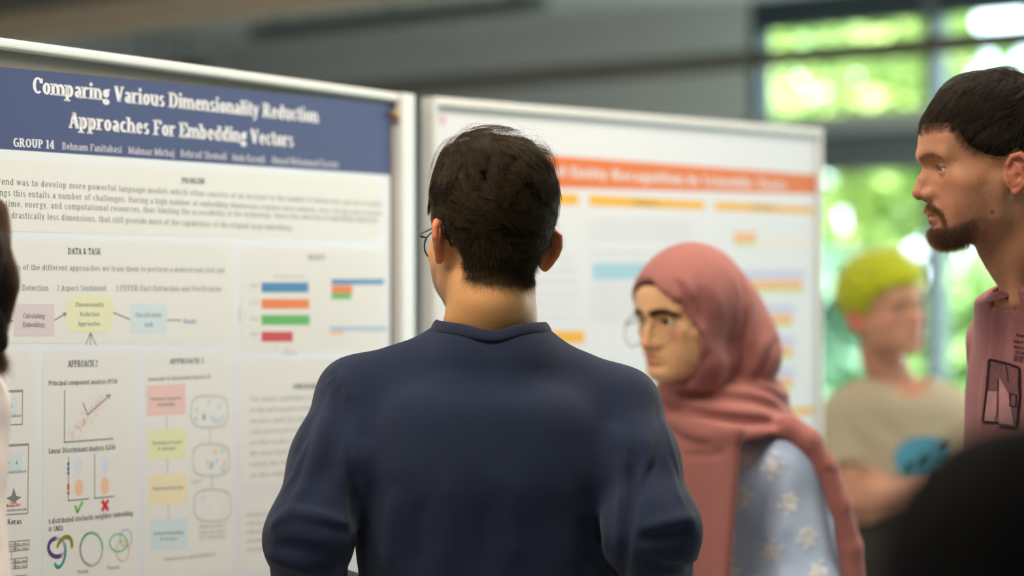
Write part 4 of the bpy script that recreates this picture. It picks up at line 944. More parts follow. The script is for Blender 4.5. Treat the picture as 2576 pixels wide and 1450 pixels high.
# ------------------------------------------------------------------ the man seen from behind
M_navy = mat('navy_jersey', srgb(38, 46, 68), 0.9, 0.12, nscale=500, namt=0.16, bump=0.00045, bscale=1500, sheen=0.12)
M_navy2 = mat('navy_rib', srgb(33, 40, 60), 0.85, 0.15, nscale=500, namt=0.14, bump=0.0006, bscale=900, sheen=0.12)
def man_from_behind():
    D = 3.22; a = math.radians(25); fr = Frame(PX(1238, 622, 3.24), (-math.sin(a), math.cos(a), -.03), (.07, 0, 1)); pos = PX(1232, 725, D)
    root = empty('person', (pos[0], pos[1], 0)); tag(root, 'dark-haired person in a navy long-sleeved top with the back turned, wearing glasses', 'person')
    nb = PX(1232, 860, 3.235); sL, sR = PX(900, 1000, 3.23), PX(1558, 1027, 3.23); eL, eR = PX(776, 1355, 3.14), PX(1642, 1338, 3.14)
    f1L, f1R = PX(780, 1500, 3.30), PX(1648, 1490, 3.30); wL, wR = np.array([nb[0] - .07, 3.50, 1.07]), np.array([nb[0] + .08, 3.50, 1.08])
    cx = PX(1224, 0, D)[0]; rows = [(.86, cx, D + .01, .182, .118), (1.0, cx, D, .170, .110), (1.18, cx, D, .171, .112), (1.32, cx, D - .003, .183, .117), (1.40, cx, D, .170, .105), (1.455, cx, D + .005, .12, .075)]
    T = Torso(rows, (0, 1)); tL, tR = PX(1130, 904, 3.235), PX(1342, 918, 3.235)
    hL = hand_pts(wL, (1, .25, -.1), (0, .6, .8), .5, 1); hR = hand_pts(wR, (-1, .25, -.1), (0, .6, .8), .6, -1)
    def cloth0(P):
        d = T(P); d = smin(d, chain(P, [tL, sL], [.042, .052]), .035); d = smin(d, chain(P, [tR, sR], [.042, .052]), .035); d = smin(d, rcone(P, PX(1196, 892, 3.211), PX(1282, 894, 3.211), .054, .054), .045)
        for s, e, f1, w, re in ((sL, eL, f1L, wL, .053), (sR, eR, f1R, wR, .058)):
            arm = smin(chain(P, [s, s * .55 + e * .45, e], [.052, .055, re], .03), chain(P, [e, f1, w], [re, .050, .036], .02), .03); d = smin(d, arm, np.clip((P[:, 2] - 1.235) / .12, 0, 1) * .019 + .003)
        return d
    S_ = lambda pts, amp, w: (pts, amp, w)
    fo = [S_([(832, 1000), (806, 1100), (768, 1225), (722, 1292)], .0050, .011), S_([(872, 1010), (850, 1110), (822, 1230)], -.004, .014), S_([(790, 1040), (745, 1160)], -.002, .010), S_([(775, 1100), (745, 1190), (700, 1260)], .002, .007),
          S_([(836, 930), (852, 985), (866, 1050), (878, 1130), (884, 1190)], -.006, .0062), S_([(850, 935), (880, 1010)], .0015, .012), S_([(858, 950), (836, 985), (822, 1030)], .0022, .006), S_([(846, 940), (820, 975)], .0018, .005),
          S_([(673, 1328), (735, 1288), (800, 1300), (880, 1326)], .006, .011), S_([(690, 1372), (760, 1378), (835, 1398)], -.0038, .012), S_([(795, 1318), (840, 1322), (886, 1338)], -.0022, .009), S_([(668, 1395), (720, 1418), (800, 1440)], .005, .012),
          S_([(884, 1150), (893, 1240), (890, 1340)], -.004, .012), S_([(915, 1100), (925, 1200), (905, 1330)], .0035, .014), S_([(1000, 1220), (985, 1330), (980, 1450)], .0025, .016), S_([(1060, 1250), (1050, 1450)], -.0022, .014), S_([(1120, 1180), (1130, 1320), (1125, 1450)], .0028, .018),
          S_([(1235, 1160), (1290, 1240), (1300, 1450)], .0022, .018), S_([(1215, 1250), (1220, 1450)], -.002, .016), S_([(1400, 1200), (1440, 1300), (1440, 1450)], .002, .02), S_([(1490, 1180), (1520, 1300), (1530, 1450)], .003, .014), S_([(1470, 1300), (1480, 1450)], -.0025, .012),
          S_([(1560, 1090), (1592, 1160), (1596, 1240), (1578, 1330), (1565, 1450)], -.0065, .010), S_([(1530, 1060), (1568, 1130), (1572, 1220), (1556, 1320)], .0035, .012), S_([(1625, 1080), (1632, 1150), (1605, 1230)], .0025, .008), S_([(1648, 1000), (1660, 1080), (1650, 1160), (1610, 1240)], -.0018, .005),
          S_([(1665, 1050), (1690, 1130), (1712, 1210)], .002, .006), S_([(1680, 1150), (1700, 1230), (1725, 1290)], .0025, .007), S_([(1600, 1338), (1680, 1318), (1750, 1300)], .0045, .012), S_([(1592, 1360), (1670, 1346), (1742, 1336)], -.0045, .010), S_([(1620, 1372), (1672, 1405), (1740, 1412), (1765, 1400)], .005, .008),
          S_([(1600, 1400), (1680, 1432), (1750, 1430)], -.006, .009), S_([(1580, 1440), (1660, 1470), (1770, 1455)], .005, .010)]
    fo = strokes_px(cloth0, [(p_, a_ * 1.35, w_ * .82) for p_, a_, w_ in fo], t0=2.2)
    nc = np.array([nb[0] + .002, 3.226]); NA, NB_ = .073, .062
    def neckhole(P):
        x, y = (P[:, 0] - nc[0]) / NA, (P[:, 1] - nc[1]) / NB_; return np.maximum((np.sqrt(x * x + y * y) - 1) * NB_, 1.40 - P[:, 2])
    def topf(P):
        d = folds(P, cloth0(P), fo); d = d - .0012 * noise3(P, 40, 4) * np.clip((1.45 - P[:, 2]) / .2, .15, 1)
        d = smax(d, -neckhole(P), .004)
        return smax(smax(d, .90 - P[:, 2], .01), P[:, 1] - 3.455, .006)
    lo, hi = np.array([-.36, 2.98, .86]), np.array([.30, 3.56, 1.55])
    o, V, Q = cloth_mesh('long_sleeved_top', topf, lo, hi, .0044, M_navy, root, fine=((), (), ((1.15, 1.55, .0038),))); o['label'] = 'navy long-sleeved jersey top'
    co = collar_band('collar', cloth0, nc, (1, 0), (0, 1), NA, NB_, 1.40, 1.58, M_navy2, root); co['label'] = 'ribbed navy crew neck collar'
    # body
    neckp = [fr.glob((-.002, -.014, -.02)), fr.glob((-.005, -.021, -.075)), nb + [-.002, .0, .02], nb + [0, 0, -.05]]
    hp = dict(jaw=1.0)
    def headears(P):
        q = fr.loc(P); return smin(head_sdf(q, hp), ear_sdf(q, np.abs(q[:, 0])), .004)
    def scalp(P):
        q = fr.loc(P); return smin(head_sdf(q, hp), chain(P, neckp, [.046, .0455, .051, .062], .02), .022)
    def bodyf(P):
        d = within(P, fr.o, .24, headears)
        d = smin(d, chain(P, neckp, [.046, .0455, .051, .062], .02), .022); d = smin(d, chain(P, [fr.glob((-.040, -.018, -.05)), nb + [-.045, -.01, 0]], [.010, .014]), .03); d = smin(d, chain(P, [fr.glob((.040, -.018, -.05)), nb + [.045, -.01, 0]], [.010, .014]), .03)
        b = T(P, -.014); b = smin(b, chain(P, [tL, sL], [.028, .038]), .03); b = smin(b, chain(P, [tR, sR], [.028, .038]), .03)
        for s, e, f1, w, h in ((sL, eL, f1L, wL, hL), (sR, eR, f1R, wR, hR)):
            b = smin(b, chain(P, [s, e, f1, w], [.036, .034, .033, .026], .02), .02); b = smin(b, hand_sdf(P, h), .012)
        b = smax(b, .88 - P[:, 2], .01)
        return smin(d, b, .03)
    h0 = .0075
    V, Q = sdf_mesh(bodyf, axis(-.36, .30, h0, ((-.16, .10, .0022),)), axis(3.02, 3.66, h0, ((3.10, 3.40, .0022),)), axis(.84, 1.80, h0, ((1.46, 1.80, .0022),)))
    C = skin_paint(fr, V, srgb(226, 166, 110), srgb(214, 130, 92), srgb(206, 142, 90), srgb(176, 96, 84), stub=.72, stubc=srgb(96, 72, 56))
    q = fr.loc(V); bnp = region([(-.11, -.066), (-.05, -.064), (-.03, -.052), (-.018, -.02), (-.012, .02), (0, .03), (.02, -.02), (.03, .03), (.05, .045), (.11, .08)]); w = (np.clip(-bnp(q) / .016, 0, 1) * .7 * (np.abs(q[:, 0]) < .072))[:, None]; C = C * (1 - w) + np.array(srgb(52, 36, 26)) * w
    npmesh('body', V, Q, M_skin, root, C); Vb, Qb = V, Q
    for s in (-1, 1): eye_mesh(fr, s, root)
    # hair: a dark base under strands
    bn = region([(-.11, -.052), (-.075, -.051), (-.052, -.050), (-.038, -.044), (-.030, -.026), (-.023, .0), (-.016, .022), (.0, .032), (.008, .012), (.012, -.012), (.026, -.004), (.032, .03), (.05, .045), (.08, .070), (.11, .082)])
    def thick(q):
        t = np.clip((q[:, 2] + .05) / .19, 0, 1); return .0012 + .0105 * t ** 1.6 + .0035 * np.clip((q[:, 2] - .06) / .05, 0, 1) * noise3(q, 55, 6)
    def capf(P):
        q = fr.loc(P); return smax(scalp(P) - thick(q), bn(q) + .005 + .002 * noise3(q, 120, 3), .010)
    cap, V, Q = cloth_mesh('hair', capf, fr.o - .17, fr.o + .19, .004, mat('hair_base_black', (.010, .008, .006), .95, .03, nscale=300, namt=.3, bump=.001, bscale=500), root)
    cap['label'] = 'short dark wavy hair'
    hd = scalp; g = fr.o
    V, Q = sdf_mesh(hd, axis(g[0] - .13, g[0] + .13, .005), axis(g[1] - .13, g[1] + .14, .005), axis(g[2] - .11, g[2] + .16, .005))
    rng = np.random.default_rng(1)
    def lenf(q):
        t = np.clip((q[:, 2] + .045) / .15, 0, 1); u = np.clip((np.abs(q[:, 0]) - .045) / .03, 0, 1); return .007 + .050 * t ** 1.6 * (1 - .75 * u) * (1 - .7 * np.clip((q[:, 1] - .02) / .05, 0, 1) * np.clip((np.abs(q[:, 0]) - .02) / .02, 0, 1))
    def liftf(q):
        t = np.clip((q[:, 2] + .045) / .17, 0, 1); u = np.clip((np.abs(q[:, 0]) - .045) / .03, 0, 1); return .0045 + .0200 * t ** 2.1 * (1 - .75 * u)
    wh = (.008, -.045, .125)
    hm = mat('hair_dark_brown', (.050, .033, .016), .45, .12, nscale=90, namt=.75)
    A = grow_hair(fr, V, Q, 21000, bn, lenf, liftf, wh, rng, swirl=.45, wave=(.020, 95), k=13, jitter=.06, clump=.9, nclump=240, hold=.9); strands('hair_strands', A, .00011, .00005, hm, cap)
    A = grow_hair(fr, V, Q, 1800, lambda q: bn(q) + .05, lenf, lambda q: liftf(q) * 1.35, wh, rng, swirl=.5, wave=(.010, 80), k=10, jitter=.2, clump=.3, nclump=200, hold=.75); B_ = grow_hair(fr, V, Q, 3000, lambda q: _ln(q - np.array(wh, np.float32)) - .045, lambda q: np.full(len(q), .045), lambda q: np.full(len(q), .016), (.02, .045, .135), rng, swirl=.5, wave=(.014, 85), k=12, jitter=.07, clump=.8, nclump=40, hold=.9); strands('crown_strands', B_, .00011, .00005, hm, cap); strands('flyaway_strands', A, .00008, .00003, hm, cap)
    bn2 = region([(-.11, -.070), (-.075, -.068), (-.05, -.066), (-.03, -.055), (-.02, -.012), (.0, .02), (.012, -.03), (.03, -.02), (.032, .03), (.05, .045), (.11, .08)])
    mid = lambda q: (np.abs(q[:, 0]) < .085) * (q[:, 1] < .0)
    fur('nape_strands', Vb, Qb, fr, lambda q: np.clip(-bn2(q) / .012, 0, 1) * (bn(q) > -.012) * mid(q), 4200, .0065, hm, cap, rng, lambda q, N: N * .30 + np.array([0, -.1, -.8]), 4, .00007, .00002, jit=.22)
    fur('side_strands', Vb, Qb, fr, lambda q: (bn(q) < .001) * np.clip(1.4 + bn(q) / .035, 0, 1) * mid(q), 9000, lambda q: .009 + .25 * np.clip(-bn(q), 0, .03), hm, cap, rng, lambda q, N: N * .38 + np.array([0, -.15, -.8]), 5, .00010, .00004, jit=.16)
    # trousers and shoes
    lf, an = leg_fn((cx, D + .01, .92), (0, 1), .09)
    cloth_mesh('trousers', lf, (cx - .26, D - .22, .0), (cx + .26, D + .22, 1.1), .014, mat('charcoal_denim', (.03, .03, .035), .8, .2, nscale=300, namt=.2, bump=.0004, bscale=900), root)
    shoes(root, an, (0, 1), mat('dark_leather', (.03, .025, .022), .5, .4, nscale=80, namt=.1))
    glasses(fr, 'thin dark metal-rimmed glasses on the person in the navy top', mat('dark_metal_rim', (.05, .05, .055), .3, .5, metal=.8, nscale=50, namt=.05), glass('lens_glass', (.985, .99, 1.0), .05))
man_from_behind()
# ------------------------------------------------------------------ more shared pieces
def decal(f, name, quad, nx, ny, m, parent, off=.0008, t0=1.0):
    """print or patch that follows the cloth: grid of pixels thrown onto the surface"""
    u, v = np.meshgrid(np.linspace(0, 1, nx + 1), np.linspace(0, 1, ny + 1)); q = np.array(quad, float)
    c = (q[0] * (1 - u[..., None]) + q[1] * u[..., None]) * (1 - v[..., None]) + (q[3] * (1 - u[..., None]) + q[2] * u[..., None]) * v[..., None]
    p, ok = hit(f, c[..., 0].ravel(), c[..., 1].ravel(), t0=t0, off=off)
    Q = np.array([(j * (nx + 1) + i, (j + 1) * (nx + 1) + i, (j + 1) * (nx + 1) + i + 1, j * (nx + 1) + i + 1) for j in range(ny) for i in range(nx)])
    return npmesh(name, p, Q, m, parent)
def decal_lines(f, name, lines, wpx, m, parent, off=.0012, t0=1.0):
    V, Q = [], []
    for ln in lines:
        ln = np.array(ln, float)
        for a, b in zip(ln[:-1], ln[1:]):
            n = max(1, int(np.hypot(*(b - a)) / 14)); d = (b - a) / np.hypot(*(b - a)); s = np.array([-d[1], d[0]]) * wpx / 2
            for i in range(n + 1):
                c = a + (b - a) * i / n; V += [c - s, c + s]
                if i: k = len(V); Q.append((k - 4, k - 3, k - 1, k - 2))
    V = np.array(V); p, ok = hit(f, V[:, 0], V[:, 1], t0=t0, off=off); return npmesh(name, p, np.array(Q), m, parent)
def decal_text(f, name, s, p0, p1, cap, m, parent, off=.0012, t0=1.0, wt=1.0):
    V2, F, adv = lettering(s, wt, 4); V2 = np.array(V2); p0, p1 = np.array(p0, float), np.array(p1, float); ex = (p1 - p0) / adv; ez = np.array([ex[1], -ex[0]]) / np.hypot(*ex) * cap / 100
    c = p0 + V2[:, :1] * ex + V2[:, 1:] * ez; p, ok = hit(f, c[:, 0], c[:, 1], t0=t0, off=off); return npmesh(name, p, np.array(F), m, parent, smooth=False)

# ------------------------------------------------------------------ the bearded man in profile
def bearded_man():
    fr = Frame(PX(2515, 448, 3.37), (-1, -.03, 0), (0, 0, 1), 1.02); rng = np.random.default_rng(7)
    root = empty('person', (.80, 3.45, 0)); tag(root, 'bearded person with short brown hair in a faded mauve print T-shirt, seen in profile', 'person')
    f2 = np.array([-.97, -.24]); s2 = np.array([f2[1], -f2[0]]); D = 3.45
    T = Torso([(.88, .80, D, .175, .115), (1.1, .792, D, .178, .113), (1.30, .785, D, .186, .118), (1.42, .783, D, .182, .115), (1.50, .783, D, .15, .108), (1.545, .765, D - .02, .130, .098), (1.63, .75, D - .04, .108, .092)], f2)
    nb = np.array([.742, 3.405, 1.545]); sh = [np.array([.79 + s2[0] * g * .185, D + s2[1] * g * .185, 1.475]) for g in (-1, 1)]; tr = [np.array([.765 + s2[0] * g * .05, D - .02 + s2[1] * g * .05, 1.525]) for g in (-1, 1)]
    el = [sh[i] + np.array([.03, 0, -.30]) + np.array([s2[0], s2[1], 0]) * g * .05 for i, g in enumerate((-1, 1))]; wr = [el[i] + np.array([-.10, 0, -.24]) for i in (0, 1)]
    hands = [hand_pts(wr[i], (-.2, 0, -1), (s2[0] * g, s2[1] * g, 0), .3, g) for i, g in enumerate((-1, 1))]
    def cloth0(P):
        d = smax(T(P), P[:, 2] - 1.550 - .42 * (P[:, 0] - .678), .008)
        for i in (0, 1):
            d = smin(d, chain(P, [tr[i], sh[i]], [.040, .058]), .04); d = smin(d, sleeve(P, sh[i], el[i], .72, .060, .066), .02)
        return d
    fo = strokes_px(cloth0, [([(2510, 770), (2500, 850), (2494, 930)], .003, .008), ([(2530, 800), (2520, 900), (2514, 1000)], -.002, .010), ([(2555, 760), (2548, 900), (2545, 1050)], .0025, .010), ([(2484, 900), (2474, 1000), (2468, 1120)], .003, .010), ([(2520, 1060), (2500, 1100), (2480, 1150)], .003, .008)], t0=2.4)
    nc = np.array([.740, 3.404]); NA, NB_ = .066, .064
    def neckhole(P):
        dx, dy = P[:, 0] - nc[0], P[:, 1] - nc[1]; x, y = (dx * s2[0] + dy * s2[1]) / NA, (dx * f2[0] + dy * f2[1]) / NB_; return np.maximum((np.sqrt(x * x + y * y) - 1) * NB_, 1.532 - P[:, 2])
    def topf(P):
        d = folds(P, cloth0(P), fo); d = smax(d, -neckhole(P), .004)
        return smax(d, .9 - P[:, 2], .01)
    M_mauve = mat('mauve_jersey', srgb(146, 92, 94), .9, .12, nscale=220, namt=.22, bump=.0005, bscale=1300, sheen=.15)
    o, V, Q = cloth_mesh('t_shirt', topf, (.56, 3.16, .86), (1.06, 3.76, 1.62), .0065, M_mauve, root, fine=(((.60, .80, .0045),), (), ((1.36, 1.6, .0045),))); o['label'] = 'faded mauve T-shirt with a dark printed picture'
    collar_band('collar', cloth0, nc, s2, f2, NA, NB_, 1.53, 1.64, M_mauve, root, hh=.0085, tt=.0026)
    I_blk = mat('print_black', srgb(44, 30, 32), .85, .1, nscale=200, namt=.3); I_mid = mat('print_grey', srgb(112, 76, 80), .85, .1, nscale=120, namt=.35); I_pale = mat('print_pale', srgb(172, 126, 128), .85, .1, nscale=90, namt=.25)
    pr = decal(topf, 'printed_picture', [(2490, 908), (2562, 926), (2556, 1076), (2474, 1062)], 10, 14, I_mid, o, t0=2.4); pr['label'] = 'dark framed picture printed on the chest'
    decal(topf, 'print_patch', [(2482, 985), (2512, 985), (2508, 1062), (2476, 1060)], 5, 6, I_pale, pr, .0011, 2.4); decal(topf, 'print_patch', [(2514, 950), (2536, 990), (2550, 1072), (2512, 1066)], 5, 6, I_pale, pr, .0011, 2.4)
    decal_lines(topf, 'print_frame', [[(2488, 905), (2530, 914), (2564, 926), (2565, 1000), (2557, 1080)], [(2472, 1062), (2512, 1066)], [(2514, 1074), (2556, 1080)], [(2488, 905), (2482, 980), (2472, 1062)]], 6, I_blk, pr, .0015, 2.4)
    decal_lines(topf, 'print_line', [[(2510, 955), (2508, 1040), (2502, 1064)], [(2530, 915), (2536, 960)]], 2, I_blk, pr, .0015, 2.4); decal_lines(topf, 'print_line', [[(2541, 990), (2556, 994), (2555, 1024), (2540, 1022), (2541, 990)]], 2.5, I_blk, pr, .0015, 2.4)
    for s, x0, y0, x1 in (('Wandering', 2556, 846, 2596), ('MAN OF SEEA', 2550, 862, 2590), ('WILD LANDS', 2550, 876, 2590), ('THE LAKE', 2552, 889, 2578), ('THE ROAD', 2550, 900, 2576), ('THE SUN', 2548, 908, 2572)): decal_text(topf, 'printed_text', s, (x0, y0), (x1, y0 + (x1 - x0) * .14), 7, I_blk, o, t0=2.4, wt=1.2)
    # body
    neckp = [fr.glob((0, -.018, -.02)), fr.glob((0, -.032, -.09)), nb + [.008, .006, .02], nb + [.02, .02, -.06]]; hp = dict(slit=.0024, brow=.0015, jaw=1.0, nose=1.0)
    NR = [.050, .050, .056, .07]
    def headears(P):
        q = fr.loc(P); d = smin(head_sdf(q, hp), ear_sdf(q, np.abs(q[:, 0])), .004)
        return d
    def scalp(P): return smin(head_sdf(fr.loc(P), hp), chain(P, neckp, NR, .02), .022)
    def bodyf(P):
        d = within(P, fr.o, .26, headears); d = smin(d, chain(P, neckp, NR, .02), .024); d = smin(d, chain(P, [fr.glob((0, .012, -.10)), fr.glob((0, -.012, -.145))], [.014, .012]), .02)
        for g in (-1, 1): d = smin(d, chain(P, [fr.glob((.045 * g, -.015, -.045)), fr.glob((.018 * g, -.022, -.165))], [.011, .010]), .018)
        b = smax(T(P, -.012), P[:, 2] - 1.530 - .42 * (P[:, 0] - .678), .02)
        for i in (0, 1): b = smin(b, chain(P, [sh[i], el[i], wr[i]], [.046, .042, .028], .02), .03); b = smin(b, chain(P, [tr[i], sh[i]], [.03, .044]), .03); b = smin(b, hand_sdf(P, hands[i]), .012)
        return smin(d, smax(b, .88 - P[:, 2], .01), .03)
    V, Q = sdf_mesh(bodyf, axis(.52, 1.08, .009, ((.545, .80, .0019),)), axis(3.16, 3.78, .009, ((3.26, 3.48, .0019),)), axis(.80, 1.90, .009, ((1.54, 1.88, .0019),)))
    bn = region([(-.11, -.04), (-.08, -.035), (-.055, -.02), (-.033, .012), (-.022, .022), (-.004, .030), (.010, .018), (.022, .0185), (.034, .022), (.046, .028), (.0575, .036), (.064, .046), (.071, .060), (.085, .066), (.13, .068)])
    q = fr.loc(V); Qa = np.stack([np.abs(q[:, 0]), q[:, 1], q[:, 2]], 1)
    C = skin_paint(fr, V, srgb(192, 134, 102), srgb(188, 114, 88), srgb(166, 110, 82), srgb(172, 92, 82), stub=.45, stubc=srgb(140, 100, 76), brow=BROW, browc=srgb(104, 76, 54))
    mole = np.zeros(len(V))
    for y, z, r in ((.0255, -.049, .0026), (.072, .0205, .0012), (.044, -.004, .0009), (-.026, .019, .0016)): mole = np.maximum(mole, np.exp(-(((q[:, 1] - y) / r) ** 2 + ((q[:, 2] - z) / r) ** 2)) * (q[:, 0] < -.02))
    bw = np.clip((q[:, 1] - .040) / .014, 0, 1) * np.clip((-.064 - q[:, 2] + .35 * np.clip(.075 - q[:, 1], 0, .04)) / .008, 0, 1) * (q[:, 2] > -.115); mw = np.clip(1.5 - polydist(Qa, [(0, .105, -.040), (.014, .098, -.041), (.026, .086, -.049)]) / .0042, 0, 1)
    mole = np.clip(mole, 0, 1)[:, None]; C = C * (1 - mole) + np.array(srgb(84, 48, 36)) * mole; w = np.maximum(bw * .75, mw * .55)[:, None]; C = C * (1 - w) + np.array(srgb(92, 68, 46)) * w
    w = (np.clip((-bn(q) - .001) / .012, 0, 1) * .85 * (np.abs(q[:, 0]) < .0755))[:, None]; C = C * (1 - w) + np.array(srgb(40, 29, 22)) * w
    npmesh('body', V, Q, M_skin, root, C)
    for s in (-1, 1): eye_mesh(fr, s, root, srgb(60, 66, 70), (0, 1, -.25))
    # hair
    def thick(q): t = np.clip((q[:, 2] - .02) / .09, 0, 1); e = np.clip((-bn(q) - .002) / .03, 0, 1); return .0008 + .0095 * t * e * (2 - e)
    def capf(P): q = fr.loc(P); return smax(scalp(P) - thick(q), bn(q) + .004, .004)
    cap, Vh, Qh = cloth_mesh('hair', capf, fr.o - .17, fr.o + .18, .0045, mat('hair_base_brown', srgb(34, 25, 19), .9, .05, nscale=300, namt=.3, bump=.0008, bscale=500), root); cap['label'] = 'short brown hair combed forward'
    g = fr.o; Vs, Qs = sdf_mesh(scalp, axis(g[0] - .14, g[0] + .13, .005), axis(g[1] - .13, g[1] + .13, .005), axis(g[2] - .1, g[2] + .17, .005))
    def lenf(q): t = np.clip((q[:, 2] - .01) / .08, 0, 1); return (.007 + .024 * t) * np.clip(-bn(q) / .03, .6, 1)
    def liftf(q): t = np.clip((q[:, 2] - .01) / .09, 0, 1); return .0025 + .0115 * t
    hm = mat('hair_brown', (.050, .036, .026), .45, .18, nscale=60, namt=.4)
    A = grow_hair(fr, Vs, Qs, 19000, bn, lenf, liftf, (0, -.06, .115), rng, swirl=.12, wave=(.0012, 40), k=7, jitter=.13, clump=.35, nclump=500, hold=.9, droop=.25); strands('hair_strands', A, .00010, .00004, hm, cap)
    # beard, moustache, brows, stubble
    hb = hairmat('beard_brown', .82, .5, .4); hbl = hairmat('beard_blond', .66, .5, .4)
    dn = lambda q, N: N * .7 + np.array([0, .15, -.75])
    fur('beard', V, Q, fr, lambda q: np.clip((q[:, 1] - .038) / .02, 0, 1) * np.clip((-.066 - q[:, 2] + .38 * np.clip(.075 - q[:, 1], 0, .04)) / .006, 0, 1) * (q[:, 2] > -.108), 5200, .0085, hb, root, rng, dn, 5, .00009, .00004)
    fur('beard', V, Q, fr, lambda q: np.clip((q[:, 1] - .080) / .01, 0, 1) * np.clip((-.068 - q[:, 2]) / .005, 0, 1) * (q[:, 2] > -.095), 1500, .0085, hbl, root, rng, dn, 5, .00009, .00004)
    fur('moustache', V, Q, fr, lambda q: (polydist(np.stack([np.abs(q[:, 0]), q[:, 1], q[:, 2]], 1), [(0, .103, -.0385), (.014, .097, -.0395), (.026, .086, -.048), (.029, .080, -.062)]) < .0046) * 1.0, 1700, .0065, hbl, root, rng, lambda q, N: N * .45 + np.stack([np.sign(q[:, 0]) * .35, 0 * q[:, 0], -.8 + 0 * q[:, 0]], 1), 4, .00008, .00003)
    fur('eyebrow', V, Q, fr, lambda q: (pd_xz(q, BROW) < .0028) * 1.0, 380, .0060, hb, root, rng, lambda q, N: N * .4 + np.stack([np.sign(q[:, 0]) * .7, -.5 + 0 * q[:, 0], .15 + 0 * q[:, 0]], 1), 4, .00007, .00003)
    def stub(q): return np.clip((-.018 - q[:, 2] + .5 * np.clip(.05 - q[:, 1], 0, .06)) / .02, 0, 1) * (q[:, 2] > -.125) * np.clip((q[:, 1] + .0) / .02, 0, 1) * np.clip(.35 + .9 * noise3(q, 70, 5), 0, 1) * (q[:, 1] < .1)
    fur('stubble', V, Q, fr, stub, 2600, .0030, hb, root, rng, lambda q, N: N * .5 + np.array([0, -.1, -.7]), 3, .00006, .00003)
    fur('eyelashes', V, Q, fr, lambda q: (np.abs(_ln(np.stack([np.abs(q[:, 0]), q[:, 1], q[:, 2]], 1) - np.array(EYE)) - .0138) < .0012) * (np.abs(q[:, 2] - EYE[2] - .0034) < .0012) * (q[:, 1] > .078) * 1.0, 110, .007, hb, root, rng, lambda q, N: N * .9 + np.array([0, .5, -.15]), 4, .00006, .00003, jit=.12)
    lf, an = leg_fn((.80, D, .92), f2, .09)
    cloth_mesh('trousers', lf, (.52, 3.2, .0), (1.08, 3.72, 1.1), .016, mat('dark_denim', (.03, .035, .05), .8, .2, nscale=300, namt=.2), root); shoes(root, an, f2, mat('dark_leather'))
bearded_man()
